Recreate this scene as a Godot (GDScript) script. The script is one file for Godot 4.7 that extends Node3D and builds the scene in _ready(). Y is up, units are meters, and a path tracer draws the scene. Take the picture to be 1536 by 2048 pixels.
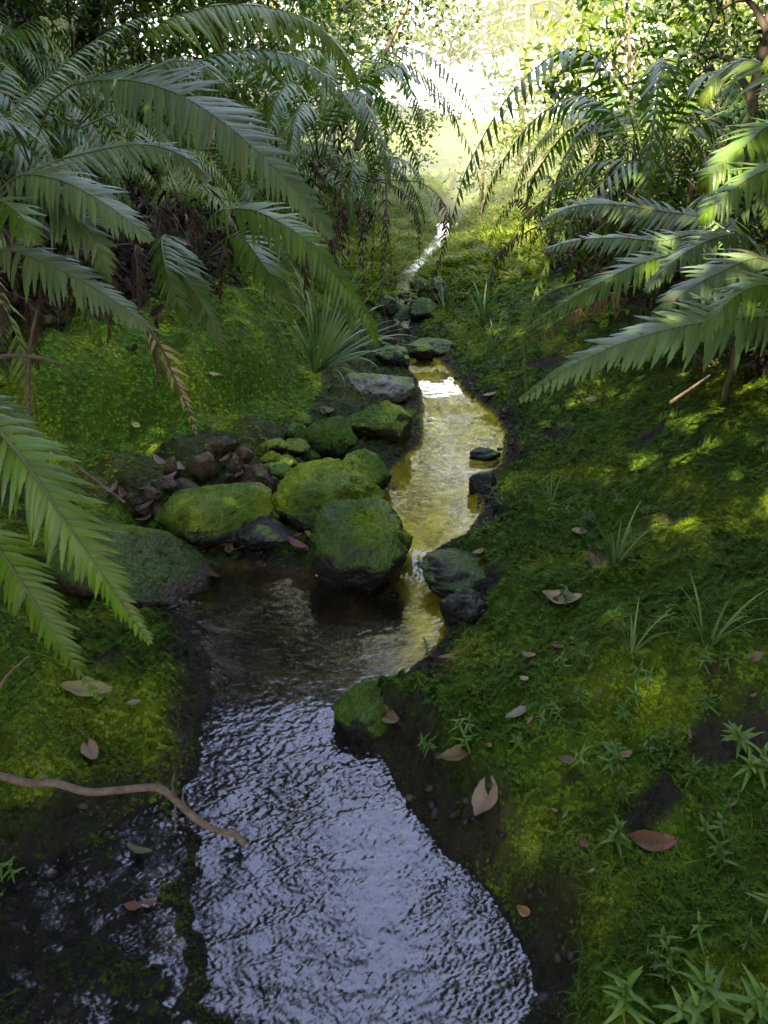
extends Node3D
# A shaded fern gully: a small stream runs towards the viewer between mossy banks.
# Lengths in metres; x to the right, y up, the stream comes from -z. "f" below is distance up the valley (f = -z).

const EYE := Vector3(0, 1.35, 0)
const PITCH := 23.0
const LENS := 1577.0

var rng := RandomNumberGenerator.new()
var names := {}
var M := {}
var n_big := FastNoiseLite.new()
var n_mid := FastNoiseLite.new()
var n_fine := FastNoiseLite.new()
var n_patch := FastNoiseLite.new()
var n_cushion := FastNoiseLite.new()
var water_line := PackedVector2Array()
var mound_line := PackedVector2Array()
var rib: Array[Vector2] = []
const CELL := 0.06
const GX := 200
const GF := 240
var water_sdf := PackedFloat32Array()
var mound_sdf := PackedFloat32Array()

class Soup:
	var v := PackedVector3Array()
	var n := PackedVector3Array()
	var c := PackedColorArray()
	var uv := PackedVector2Array()
	var i := PackedInt32Array()
	func put(p: Vector3, nn: Vector3, col: Color) -> int:
		v.push_back(p); n.push_back(nn); c.push_back(col)
		return v.size() - 1
	func tri(a: int, b: int, d: int) -> void:
		if (v[d] - v[a]).cross(v[b] - v[a]).dot(n[a] + n[b] + n[d]) < 0.0:
			i.push_back(a); i.push_back(d); i.push_back(b)
		else:
			i.push_back(a); i.push_back(b); i.push_back(d)
	func quad(a: int, b: int, d: int, e: int) -> void:
		tri(a, b, d); tri(a, d, e)
	func mesh() -> ArrayMesh:
		var m := ArrayMesh.new()
		if v.is_empty(): return m
		var arr := []
		arr.resize(Mesh.ARRAY_MAX)
		arr[Mesh.ARRAY_VERTEX] = v
		arr[Mesh.ARRAY_NORMAL] = n
		arr[Mesh.ARRAY_COLOR] = c
		arr[Mesh.ARRAY_INDEX] = i
		m.add_surface_from_arrays(Mesh.PRIMITIVE_TRIANGLES, arr)
		return m

# ---------------------------------------------------------------- surveying
func sight(px: float, py: float) -> Vector3:
	var a := deg_to_rad(PITCH)
	var cx := (px - 768.0) / LENS
	var cy := (1024.0 - py) / LENS
	return Vector3(cx, cy * cos(a) - sin(a), -(cos(a) + cy * sin(a)))

func at(px: float, py: float, away: float) -> Vector3:
	return EYE + sight(px, py) * away

func on_water(px: float, py: float) -> Vector2:
	var d := sight(px, py)
	var f := 2.5
	for k in 6:
		f = -d.z * (level(f) - EYE.y) / d.y
	return Vector2(d.x * (level(f) - EYE.y) / d.y, f)

func spot(px: float, py: float) -> Vector3:
	var d := sight(px, py)
	var t := 0.5
	while t < 40.0:
		var p := EYE + d * t
		if p.y < ground(p.x, -p.z):
			var lo := t - 0.03 - t * 0.01
			var hi := t
			for k in 8:
				var mid := (lo + hi) * 0.5
				var q := EYE + d * mid
				if q.y < ground(q.x, -q.z): hi = mid
				else: lo = mid
			return EYE + d * hi
		t += 0.03 + t * 0.01
	return EYE + d * 40.0

func smooth(a: float, b: float, x: float) -> float:
	var t := clampf((x - a) / (b - a), 0.0, 1.0)
	return t * t * (3.0 - 2.0 * t)

func level(f: float) -> float:
	var y := 0.0
	if f < 1.8: y = -0.10 * (1.8 - f)
	y += 0.045 * smooth(2.54, 2.70, f) + 0.03 * smooth(4.5, 4.85, f) + 0.03 * smooth(5.5, 5.8, f)
	y += 0.34 * smooth(6.9, 8.4, f)
	if f > 8.0: y += 0.075 * (f - 8.0)
	return y

const MIDDLE: Array[Vector2] = [Vector2(0.3, 0.05), Vector2(1.2, 0.0), Vector2(1.9, -0.08), Vector2(2.4, -0.05), Vector2(2.7, 0.12), Vector2(3.2, 0.3), Vector2(4.2, 0.35), Vector2(5.1, 0.37), Vector2(6.0, 0.2), Vector2(7.0, 0.12), Vector2(8.5, 0.3), Vector2(12.0, 0.9), Vector2(40.0, 5.0), Vector2(400.0, 60.0)]
# the water level bends round the stones of each step
func surface(x: float, f: float) -> float:
	if f < 3.2: f -= 0.35 * smooth(0.12, -0.06, x) * smooth(2.2, 2.4, f) * smooth(3.2, 3.0, f)
	return level(f + 0.06 * n_mid.get_noise_2d(x * 1.3 + 3.0, f * 0.4) * smooth(2.0, 2.4, f))

func middle(f: float) -> float:
	for q in 13:
		var b := MIDDLE[q + 1]
		if f < b.x:
			var a := MIDDLE[q]
			return lerpf(a.y, b.y, clampf((f - a.x) / (b.x - a.x), 0.0, 1.0))
	return 60.0

func signed_distance(line: PackedVector2Array, p: Vector2) -> float:
	var best := 1e9
	var inside := false
	var m := line.size()
	var b := line[m - 1]
	for k in m:
		var a := line[k]
		var ab := b - a
		var ap := p - a
		var h := clampf(ap.dot(ab) / ab.length_squared(), 0.0, 1.0)
		best = minf(best, (ap - ab * h).length_squared())
		if (a.y > p.y) != (b.y > p.y) and p.x < (b.x - a.x) * (p.y - a.y) / (b.y - a.y) + a.x:
			inside = not inside
		b = a
	return -sqrt(best) if inside else sqrt(best)

func look_up(grid: PackedFloat32Array, x: float, f: float) -> float:
	var gx := clampf((x + 6.0) / CELL, 0.0, GX - 1.001)
	var gf := clampf(f / CELL, 0.0, GF - 1.001)
	var i := int(gx)
	var j := int(gf)
	var u := gx - i
	var v := gf - j
	var o := j * GX + i
	return lerpf(lerpf(grid[o], grid[o + 1], u), lerpf(grid[o + GX], grid[o + GX + 1], u), v)

func shore(x: float, f: float) -> float:
	var far := absf(x - middle(f)) - 0.35
	if f > 13.0 or absf(x) > 5.9: return far
	var d := look_up(water_sdf, x, f)
	return lerpf(d, far, smooth(11.0, 13.0, f))

func ground(x: float, f: float) -> float:
	var d := shore(x, f)
	var w := surface(x, f)
	var big := n_big.get_noise_2d(x, f)
	var mid := n_mid.get_noise_2d(x, f)
	var fine := n_fine.get_noise_2d(x, f)
	if d < 0.0:
		var e := -d
		var deep := 0.035 + 0.5 * e if f > 1.9 else 0.02 + 0.2 * e
		deep = minf(deep, 0.15 if f > 1.9 else 0.07)
		var bed := w - deep * smooth(0.0, 0.05, e) + mid * 0.015 + fine * 0.006
		if f < 1.7:
			# thin film over mossy rock on the left of the rib
			var along := clampf((f - rib[1].y) / (rib[0].y - rib[1].y), -1.0, 1.0)
			var rx := lerpf(rib[1].x, rib[0].x, along) + 0.09 * n_mid.get_noise_2d(f * 0.7, 4.0) + 0.03 * n_fine.get_noise_2d(f * 0.7, 9.0)
			var film := smooth(rx + 0.03, rx - 0.05, x) * smooth(1.7, 1.55, f)
			bed = lerpf(bed, w - 0.007 + mid * 0.036 + fine * 0.016, film)
			var q := (x - rx) / (0.055 + 0.05 * n_mid.get_noise_2d(f, 77.0))
			bed = maxf(bed, w - 0.05 + 0.062 * exp(-q * q) + fine * 0.012 + mid * 0.012)
		return bed
	var side := x - middle(f)
	var h := 0.0
	var grow := smooth(0.0, 0.22, d)
	var open := smooth(6.0, 8.5, f)
	if side > 0.0:
		var dd := minf(d, 6.0)
		var lip := 0.10 * smooth(2.0, 1.5, f) + 0.02
		h = 0.012 + lip * smooth(0.0, 0.14, d) + lerpf(0.30, 0.14, open) * dd + lerpf(0.10, 0.03, open) * dd * dd
		if d > 6.0: h += (d - 6.0) * 0.5
	else:
		var dd := minf(d, 4.5)
		var flat := smooth(2.3, 2.9, f) * smooth(6.5, 5.2, f)
		h = 0.012 + 0.03 * smooth(0.0, 0.1, d) + lerpf(0.28, 0.10, flat) * dd + lerpf(0.12, 0.07, flat) * dd * dd
		h = lerpf(h, 0.012 + 0.2 * dd + 0.06 * dd * dd, open)
		if d > 4.5: h += (d - 4.5) * 0.9
		if f > 2.3 and absf(x) < 5.9 and f < 13.0:
			var m := -look_up(mound_sdf, x, f)
			if m > -0.1:
				var up := 0.44 * smooth(-0.07, 0.19, m) + 0.34 * maxf(m, 0.0) + 0.05 * maxf(m, 0.0) * maxf(m, 0.0)
				h = maxf(h, up + 0.02)
	h += grow * (big * 0.085 + mid * 0.045) + smooth(0.0, 0.06, d) * fine * lerpf(0.036, 0.02, smooth(0.1, 0.3, d))
	if f < 7.0: h -= grow * (n_cushion.get_noise_2d(x + mid * 0.12, f + big * 0.1) + 0.6) * 0.085 * smooth(-0.3, 0.3, big + 0.1)
	if f > 12.0: h *= lerpf(1.0, 0.22, smooth(12.0, 22.0, f))
	if f > 9.0: h += big * 0.2 * smooth(9.0, 14.0, f)
	return w + h

# ---------------------------------------------------------------- naming
func numbered(called: String) -> String:
	var k: int = names.get(called, -1) + 1
	names[called] = k
	return called if k == 0 else "%s_%03d" % [called, k]

func tag(o: Node, label: String, category: String, group := "", kind := "") -> Node:
	if label: o.set_meta("label", label)
	if category: o.set_meta("category", category)
	if group: o.set_meta("group", group)
	if kind: o.set_meta("kind", kind)
	return o

func thing(called: String, label: String, category: String, where := Vector3.ZERO, turn := 0.0, group := "") -> Node3D:
	var o := Node3D.new()
	o.name = numbered(called)
	add_child(o)
	o.position = where
	o.rotation.y = turn
	tag(o, label, category, group)
	return o

func part(called: String, mesh: Mesh, mat: Material, parent: Node) -> MeshInstance3D:
	var o := MeshInstance3D.new()
	o.name = called if parent != self else numbered(called)
	o.mesh = mesh
	o.material_override = mat
	parent.add_child(o, true)
	return o

func scatter(called: String, mesh: Mesh, mat: Material, places: Array, colors: Array, parent: Node) -> MultiMeshInstance3D:
	var mm := MultiMesh.new()
	mm.transform_format = MultiMesh.TRANSFORM_3D
	mm.use_colors = true
	mm.mesh = mesh
	mm.instance_count = places.size()
	for k in places.size():
		mm.set_instance_transform(k, places[k])
		mm.set_instance_color(k, colors[k])
	var o := MultiMeshInstance3D.new()
	o.name = called if parent != self else numbered(called)
	o.multimesh = mm
	o.material_override = mat
	o.set_meta("kind", "stuff")
	parent.add_child(o, true)
	return o

func facing(nrm: Vector3, turn: float, size: Vector3, where: Vector3) -> Transform3D:
	var u := nrm.normalized()
	var a := u.cross(Vector3(0.3, 0.1, 1.0)).normalized()
	var b := a.cross(u)
	var x := a * cos(turn) + b * sin(turn)
	return Transform3D(Basis(x * size.x, u * size.y, x.cross(u) * size.z), where)

func tint(c: Color, spread: float) -> Color:
	var k := 1.0 + rng.randf_range(-spread, spread)
	var w := rng.randf_range(-spread, spread) * 0.35
	return Color(maxf(c.r * (k + w), 0.002), maxf(c.g * k, 0.002), maxf(c.b * (k - w), 0.001))

# ---------------------------------------------------------------- shapes
func tube(s: Soup, pts: Array, r0: float, r1: float, col: Color, sides := 6) -> void:
	var ref := Vector3(0.31, 0.9, 0.27)
	var before := []
	for k in pts.size():
		var p: Vector3 = pts[k]
		var tn: Vector3 = (pts[mini(k + 1, pts.size() - 1)] - pts[maxi(k - 1, 0)]).normalized()
		var a := tn.cross(ref).normalized()
		if a.length() < 0.1: a = tn.cross(Vector3.RIGHT).normalized()
		var b := tn.cross(a)
		var r := lerpf(r0, r1, float(k) / (pts.size() - 1))
		var ring := []
		for q in sides:
			var an := TAU * q / sides
			var o := a * cos(an) + b * sin(an)
			ring.append(s.put(p + o * r, o, col))
		if k > 0:
			for q in sides:
				s.quad(before[q], before[(q + 1) % sides], ring[(q + 1) % sides], ring[q])
		before = ring

func curve(pts: Array, n: int) -> Array:
	var out := []
	var m := pts.size()
	for k in n + 1:
		var u := float(k) / n * (m - 1)
		var i := mini(int(u), m - 2)
		var t := u - i
		var p0: Vector3 = pts[maxi(i - 1, 0)]
		var p1: Vector3 = pts[i]
		var p2: Vector3 = pts[i + 1]
		var p3: Vector3 = pts[mini(i + 2, m - 1)]
		out.append(p1.cubic_interpolate(p2, p0, p3, t))
	return out

# one leaflet: lance-shaped, toothed, folded a little along its midrib and drooping
func leaflet(s: Soup, base: Vector3, dir: Vector3, nrm: Vector3, length: float, width: float, droop: float, col: Color, n: int, tooth := 0.12) -> void:
	var side := dir.cross(nrm).normalized()
	var prev := [-1, -1, -1]
	var pos := base
	var d := dir.normalized()
	var step := length / n
	for k in n + 1:
		var t := float(k) / n
		var w := width * (0.55 + 0.45 * smooth(0.0, 0.18, t)) * pow(1.0 - t, 0.62) * (1.0 - 0.15 * t)
		if k > 0 and k < n: w *= 1.0 + (tooth if k % 2 == 0 else -tooth)
		var u := side.cross(d).normalized()
		if u.dot(nrm) < 0: u = -u
		var mid := s.put(pos, u, col * 1.12)
		if k == n:
			s.tri(prev[0], prev[1], mid)
			s.tri(prev[1], prev[2], mid)
			break
		var l := s.put(pos - side * w * 0.5 - u * w * 0.10, (u - side * 0.28).normalized(), col)
		var r := s.put(pos + side * w * 0.5 - u * w * 0.10, (u + side * 0.28).normalized(), col)
		if k > 0:
			s.quad(prev[0], prev[1], mid, l)
			s.quad(prev[1], prev[2], r, mid)
		prev = [l, mid, r]
		d = (d - nrm * droop / n - Vector3.UP * droop * 0.8 / n).normalized()
		pos += d * step

# a frond along a line of points; returns nothing, fills rachis and leaflets (one Soup each when apart)
func frond(pts: Array, up: Vector3, pairs: int, longest: float, width: float, col: Color, start: float, droop: float, n: int, rachis: Soup, leaves: Soup, apart: Array = [], ragged := 0.0, thick := 0.004) -> void:
	var c := curve(pts, 40)
	pairs = int(pairs * 0.66)
	tube(rachis, curve(pts, 16), thick, thick * 0.3, Color(0.07, 0.085, 0.025) if ragged < 0.3 else Color(0.05, 0.028, 0.014), 5)
	for k in pairs:
		var t := start + (1.0 - start) * (k + 0.5) / pairs
		var u := t * 40.0
		var i := mini(int(u), 39)
		var p: Vector3 = c[i].lerp(c[i + 1], u - i)
		var tn: Vector3 = (c[mini(i + 2, 40)] - c[maxi(i - 1, 0)]).normalized()
		var sd := tn.cross(up).normalized()
		var nn := sd.cross(tn).normalized()
		var q := (t - start) / (1.0 - start)
		var size := smooth(-0.12, 0.22, q) * pow(maxf(1.0 - q, 0.0), 0.75) * 1.18 + 0.06
		for sg in [-1.0, 1.0]:
			if rng.randf() < maxf(0.025, ragged * 0.45): continue
			var lean := lerpf(0.45, 1.25, q) + rng.randf_range(-0.18, 0.18)
			var dir: Vector3 = (sd * sg + tn * lean - nn * 0.08 + Vector3(0, -0.06 - droop * 0.25, 0) + Vector3(rng.randf_range(-1, 1), rng.randf_range(-1, 1), rng.randf_range(-1, 1)) * (0.11 + ragged * 0.5)).normalized()
			var up2: Vector3 = (nn + sd * sg * 0.22).normalized()
			up2 = (up2 - dir * up2.dot(dir)).normalized()
			var L := longest * size * rng.randf_range(0.78, 1.14)
			var W := 1.22 * width * (0.45 + 0.55 * size) * rng.randf_range(0.88, 1.1) * (1.0 - 0.4 * ragged)
			var k2 := tint(col, 0.2)
			if rng.randf() < 0.03: k2 = k2.lerp(Color(0.13, 0.085, 0.02), 0.6)
			var target := leaves
			if apart.size() > 0 or leaves == null:
				target = Soup.new()
			leaflet(target, p + nn * thick * 0.3, dir, up2, L, W, droop * rng.randf_range(0.4, 1.9) + ragged * rng.randf_range(-0.6, 1.2), k2, n)
			if leaves == null: apart.append(target)

func hero(parent: Node3D, pts: Array, up: Vector3, pairs: int, longest: float, width: float, col: Color, start: float, droop: float, single: bool, ragged := 0.0) -> void:
	longest *= 0.80
	width *= 0.74
	pairs = int(pairs * 1.45)
	if ragged < 0.3:
		up = (up.normalized() + Vector3(0, 0.1, 0.55)).normalized()
		droop *= 0.45
		col = col * 1.4
	var r := Soup.new()
	var mat: Material = M.fern if ragged < 0.3 else M.dead
	var called := "frond" if ragged < 0.3 else "dead_frond"
	var local := []
	for p in pts: local.append(p - parent.position)
	if single:
		var apart := []
		frond(local, up, pairs, longest, width, col, start, droop, 8, r, null, apart, ragged)
		var f := part(called, r.mesh(), M.stalk, parent)
		for s in apart: part("pinna", s.mesh(), mat, f)
	else:
		var l := Soup.new()
		frond(local, up, pairs, longest, width, col, start, droop, 7, r, l, [], ragged)
		var f := part(called, l.mesh(), mat, parent)
		part("rachis", r.mesh(), M.stalk, f)

# a whole fern: fronds that arch out of a crown, dead ones hanging below
func make_fern(size: float, fronds: int, dead: int, col: Color, arch: float) -> Node3D:
	var o := Node3D.new()
	for k in fronds + dead:
		var gone := k >= fronds
		var a := TAU * k / fronds + rng.randf_range(-0.3, 0.3)
		var out := Vector3(cos(a), 0, sin(a))
		var L := size * rng.randf_range(0.75, 1.1)
		var pts: Array
		if gone:
			a = TAU * (k - fronds + 0.5) / dead + rng.randf_range(-0.4, 0.4)
			out = Vector3(cos(a), 0, sin(a))
			pts = [Vector3.ZERO, out * L * 0.15 + Vector3(0, 0.06 * L, 0), out * L * 0.28 + Vector3(0, -0.1 * L, 0), out * L * 0.33 + Vector3(0, -0.45 * L, 0), out * L * 0.3 + Vector3(0.03, -0.8 * L, 0.02)]
		else:
			var up := rng.randf_range(0.32, 0.6) * arch
			pts = [Vector3.ZERO, out * L * 0.16 + Vector3(0, up * 0.62, 0) * L, out * L * 0.42 + Vector3(0, up * 0.95, 0) * L, out * L * 0.7 + Vector3(0, up * 0.72, 0) * L, out * L * 0.92 + Vector3(0, up * 0.18, 0) * L, out * L * 1.0 + Vector3(0, up * -0.25, 0) * L]
		var r := Soup.new()
		var l := Soup.new()
		if gone:
			frond(pts, out + Vector3(0, 0.3, 0), 22, size * 0.12, size * 0.028, Color(0.030, 0.020, 0.011), 0.2, 0.5, 4, r, l, [], 0.7)
		else:
			frond(pts, Vector3.UP, 52, size * 0.17, size * 0.024, col, 0.16, 0.45, 4, r, l)
		var f := part("dead_frond" if gone else "frond", l.mesh(), M.dead if gone else M.fern, o)
		part("rachis", r.mesh(), M.stalk, f)
	return o

func copy_of(proto: Node3D, called: String, label: String, category: String, where: Vector3, turn: float, size: float, group := "", lean := Vector3.UP) -> Node3D:
	var o: Node3D = proto.duplicate()
	o.name = numbered(called)
	add_child(o)
	o.transform = facing(lean, turn, Vector3.ONE * size, where)
	tag(o, label, category, group)
	return o

# a rock: a ball cut by planes and roughened, mossy where it faces up
func rock(called: String, label: String, group: String, center: Vector3, radii: Vector3, turn: float, sd: int, moss: float, bare: Color, cuts := 5, tilt := 0.0, sprigs := 0) -> Node3D:
	var o := thing(called, label, "rock", center, turn, group)
	var s := Soup.new()
	var nz := FastNoiseLite.new()
	nz.seed = sd; nz.frequency = 1.1; nz.fractal_octaves = 4
	var g := RandomNumberGenerator.new()
	g.seed = sd
	radii *= Vector3(g.randf_range(0.88, 1.15), g.randf_range(0.8, 1.1), g.randf_range(0.85, 1.15)) if cuts >= 7 and radii.x < 0.12 else Vector3.ONE
	var planes := []
	for k in cuts:
		var pn := Vector3(g.randf_range(-1, 1), g.randf_range(-0.5, 1), g.randf_range(-1, 1)).normalized()
		planes.append([pn, g.randf_range(0.62, 0.86) if cuts < 6 else g.randf_range(0.45, 0.8)])
	var big := maxf(radii.x, radii.z)
	var na := 64 if big > 0.08 else 28
	var nb := 40 if big > 0.08 else 18
	var grid := []
	var tl := Basis(Vector3(0, 0, 1), tilt)
	for j in nb + 1:
		var b := PI * j / nb
		for i in na:
			var a := TAU * i / na
			var dir := Vector3(sin(b) * cos(a), cos(b), sin(b) * sin(a))
			var r := 1.0 + nz.get_noise_3dv(dir * 0.9) * 0.28
			for pl in planes:
				var c: float = dir.dot(pl[0])
				if c > 0.05: r = minf(r, lerpf(pl[1] / c, r, 0.12 if cuts < 6 else 0.03))
			r += nz.get_noise_3dv(dir * 3.5 + Vector3(9, 2, 1)) * 0.05 + nz.get_noise_3dv(dir * 9.0) * 0.02
			grid.append(tl * (dir * r * radii))
	for j in nb + 1:
		for i in na:
			var p: Vector3 = grid[j * na + i]
			var du: Vector3 = grid[j * na + (i + 1) % na] - grid[j * na + (i + na - 1) % na]
			var dv: Vector3 = grid[mini(j + 1, nb) * na + i] - grid[maxi(j - 1, 0) * na + i]
			var nn := du.cross(dv)
			nn = nn.normalized() if nn.length() > 1e-9 else Vector3.UP * (1.0 if j == 0 else -1.0)
			if nn.dot(p) < 0: nn = -nn
			var k := nz.get_noise_3dv(p * (1.4 / big))
			var m := smooth(0.0, 0.35, nn.y * 0.75 + k * 0.55 + moss - 0.75)
			if sprigs > 0: m *= smooth(-0.45, 0.1, p.y / radii.y + k * 0.3)
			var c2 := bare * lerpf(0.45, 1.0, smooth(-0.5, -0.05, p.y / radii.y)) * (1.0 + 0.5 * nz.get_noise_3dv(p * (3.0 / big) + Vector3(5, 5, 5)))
			var gm := moss_color(p.x + center.x, p.z + center.z)
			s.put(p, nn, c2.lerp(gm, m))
	for j in nb:
		for i in na:
			s.quad(j * na + i, j * na + (i + 1) % na, (j + 1) * na + (i + 1) % na, (j + 1) * na + i)
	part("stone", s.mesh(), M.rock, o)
	sprigs = int(sprigs * 2.2)
	if sprigs > 0:
		var tr := []
		var co := []
		var tries := 0
		while tr.size() < sprigs and tries < sprigs * 6:
			tries += 1
			var idx := rng.randi_range(0, s.v.size() - na - 2)
			var p := s.v[idx].lerp(s.v[idx + 1], rng.randf()).lerp(s.v[mini(idx + na, s.v.size() - 1)], rng.randf())
			if p.distance_to(s.v[idx]) > 0.12: continue
			var nn := s.n[idx]
			var k := nz.get_noise_3dv(p * (1.4 / big))
			if nn.y * 0.75 + k * 0.55 + moss - 0.75 < 0.12 + rng.randf() * 0.2: continue
			if nn.y < -0.1 or p.y / radii.y + k * 0.3 < -0.2: continue
			var sz := rng.randf_range(0.005, 0.010)
			tr.append(facing(nn + Vector3(rng.randf_range(-0.3, 0.3), 0.2, rng.randf_range(-0.3, 0.3)), rng.randf() * TAU, Vector3(sz, sz * 0.9, sz), p - nn * 0.001))
			co.append(tint(moss_color(p.x + center.x, p.z + center.z) * 1.15, 0.3))
		scatter("moss", M.sprig_mesh, M.moss, tr, co, o)
	return o

func moss_color(x: float, z: float) -> Color:
	var plush := 1.3 + 0.75 * smooth(2.5, 3.0, -z) * smooth(0.5, 0.2, x) * smooth(6.5, 5.5, -z)
	var p := n_patch.get_noise_2d(x, z)
	var q := n_patch.get_noise_2d(x * 2.3 + 31.0, z * 2.3)
	var c := Color(0.038, 0.074, 0.005).lerp(Color(0.095, 0.132, 0.006), smooth(-0.1, 0.45, p))
	return c.lerp(Color(0.018, 0.032, 0.003), smooth(-0.05, 0.4, q) * 0.75 / plush) * plush

# rock measured from the photograph: px of its middle, py of its foot, its width and height
func rock_at(called: String, label: String, px: float, foot: float, w: float, h: float, sd: int, moss: float, bare: Color, cuts := 5, tilt := 0.0, sprigs := 0, group := "", wet := true) -> void:
	var g := on_water(px, foot)
	var y := level(g.y)
	if not wet:
		var p := spot(px, foot)
		g = Vector2(p.x, -p.z)
		y = p.y
	var away := Vector3(g.x, y, -g.y).distance_to(EYE) * 0.97
	var sc := away / LENS
	var rx := w * 0.5 * sc * 1.06
	var rz := rx * 0.85
	var down := atan2(EYE.y - y, g.y)
	var seen := h * 0.5 * sc * 1.1
	var ry := maxf(seen * 0.55, sqrt(maxf(seen * seen - pow(rz * sin(down), 2.0), 0.0)) / cos(down))
	rz = minf(rz, seen * 1.6)
	var c := Vector3(g.x, y + ry * 0.72, -g.y - rz * 0.75)
	rock(called, label, group, c, Vector3(rx, ry * 1.1, rz), 0.0, sd, moss, bare, cuts, tilt, sprigs)

# dry leaf lying on the ground
func dry_leaf(label: String, p: Vector3, length: float, width: float, turn: float, col: Color, curl: float, nrm := Vector3.UP, torn := false, group := "") -> void:
	var s := Soup.new()
	var n := 9
	var prev := []
	for k in n + 1:
		var t := float(k) / n
		var w := width * 0.5 * pow(sin(PI * clampf(t * 0.94 + 0.03, 0, 1)), 0.8) * (1.0 + rng.randf_range(-0.1, 0.1))
		if torn and k > 5: w *= rng.randf_range(0.35, 1.1)
		var x := (t - 0.5) * length
		var lift := curl * length * (4.0 * (t - 0.5) * (t - 0.5) - 0.4) + rng.randf_range(-0.01, 0.01) * length
		var row := []
		for q in 5:
			var e := (q - 2) * 0.5
			row.append(s.put(Vector3(x + (e * e * 0.06 * length), lift + absf(e) * w * (0.35 + curl) + 0.002, e * w + 0.05 * length * sin(t * 3.0)), Vector3(0, 1, -e * 0.5).normalized(), tint(col, 0.12) * (0.8 if q == 2 else 1.0)))
		if k > 0:
			for q in 4: s.quad(prev[q], prev[q + 1], row[q + 1], row[q])
		prev = row
	var o := part("fallen_leaf", s.mesh(), M.dry, self)
	o.transform = facing(nrm, turn, Vector3.ONE, p + nrm * (0.004 + 0.09 * length))
	tag(o, label, "fallen leaf", group)

func slope(p: Vector3) -> Vector3:
	var e := 0.04
	var h := p.y
	return Vector3(h - ground(p.x + e, -p.z), e, ground(p.x, -p.z + e) - h).normalized()

# small plant: short stem and whorls of narrow leaves
func make_rosette(leaves: int, col: Color, narrow: float, stems := 1) -> Node3D:
	var o := Node3D.new()
	for m in stems:
		var foot := Vector3(rng.randf_range(-0.02, 0.02), 0, rng.randf_range(-0.02, 0.02)) * (stems - 1)
		var tall := rng.randf_range(0.032, 0.07)
		var tip := foot + Vector3(rng.randf_range(-0.014, 0.014), tall, rng.randf_range(-0.014, 0.014))
		var st := Soup.new()
		tube(st, [foot, foot.lerp(tip, 0.5) + Vector3(0.003, 0, 0), tip], 0.0015, 0.001, Color(0.06, 0.08, 0.015), 5)
		part("stem", st.mesh(), M.stalk, o)
		var many := leaves if stems == 1 else int(leaves * 0.7)
		for k in many:
			var u := float(k) / many
			var a := k * 2.4 + rng.randf_range(-0.35, 0.35)
			var rise := lerpf(0.05, 1.5, u * u) + rng.randf_range(-0.15, 0.15)
			var s := Soup.new()
			var dir := Vector3(cos(a), rise, sin(a)).normalized()
			var nn := (Vector3.UP - dir * dir.y).normalized()
			leaflet(s, foot.lerp(tip, 0.35 + 0.65 * u), dir, nn, rng.randf_range(0.020, 0.046) * (1.0 - 0.35 * u), 0.0095 * narrow, rng.randf_range(0.2, 0.9), tint(col, 0.22), 6, 0.0)
			part("leaf", s.mesh(), M.herb, o)
	return o

func make_tuft(blades: int, long: float, wide: float, col: Color, spread: float) -> Node3D:
	var o := Node3D.new()
	for k in blades:
		var a := TAU * rng.randf()
		var s := Soup.new()
		var out := Vector3(cos(a), 0, sin(a))
		var dir := (out * rng.randf_range(0.1, spread) + Vector3.UP).normalized()
		var nn := (Vector3.UP * 0.4 - out).normalized()
		nn = (nn - dir * nn.dot(dir)).normalized()
		if nn.y < 0: nn = -nn
		blade(s, out * 0.01, dir, nn, long * rng.randf_range(0.55, 1.1), wide, rng.randf_range(0.4, 1.5), tint(col, 0.2))
		part("blade", s.mesh(), M.herb, o)
	return o

func blade(s: Soup, base: Vector3, dir: Vector3, nrm: Vector3, length: float, width: float, droop: float, col: Color) -> void:
	var side := dir.cross(nrm).normalized()
	var d := dir
	var pos := base
	var prev := []
	var n := 9
	for k in n + 1:
		var t := float(k) / n
		var w := width * 0.5 * (1.0 - pow(t, 2.2)) + 0.0003
		var u := side.cross(d).normalized()
		var fade := col.lerp(Color(0.13, 0.10, 0.05), smooth(0.2, 0.0, t) * 0.7)
		var a := s.put(pos - side * w + u * w * 0.3, u, fade)
		var b := s.put(pos, u, fade)
		var c := s.put(pos + side * w + u * w * 0.3, u, fade)
		if k > 0:
			s.quad(prev[0], prev[1], b, a)
			s.quad(prev[1], prev[2], c, b)
		prev = [a, b, c]
		d = (d + Vector3.DOWN * droop * 1.6 / n * t * 1.6).normalized()
		pos += d * length / n

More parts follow.
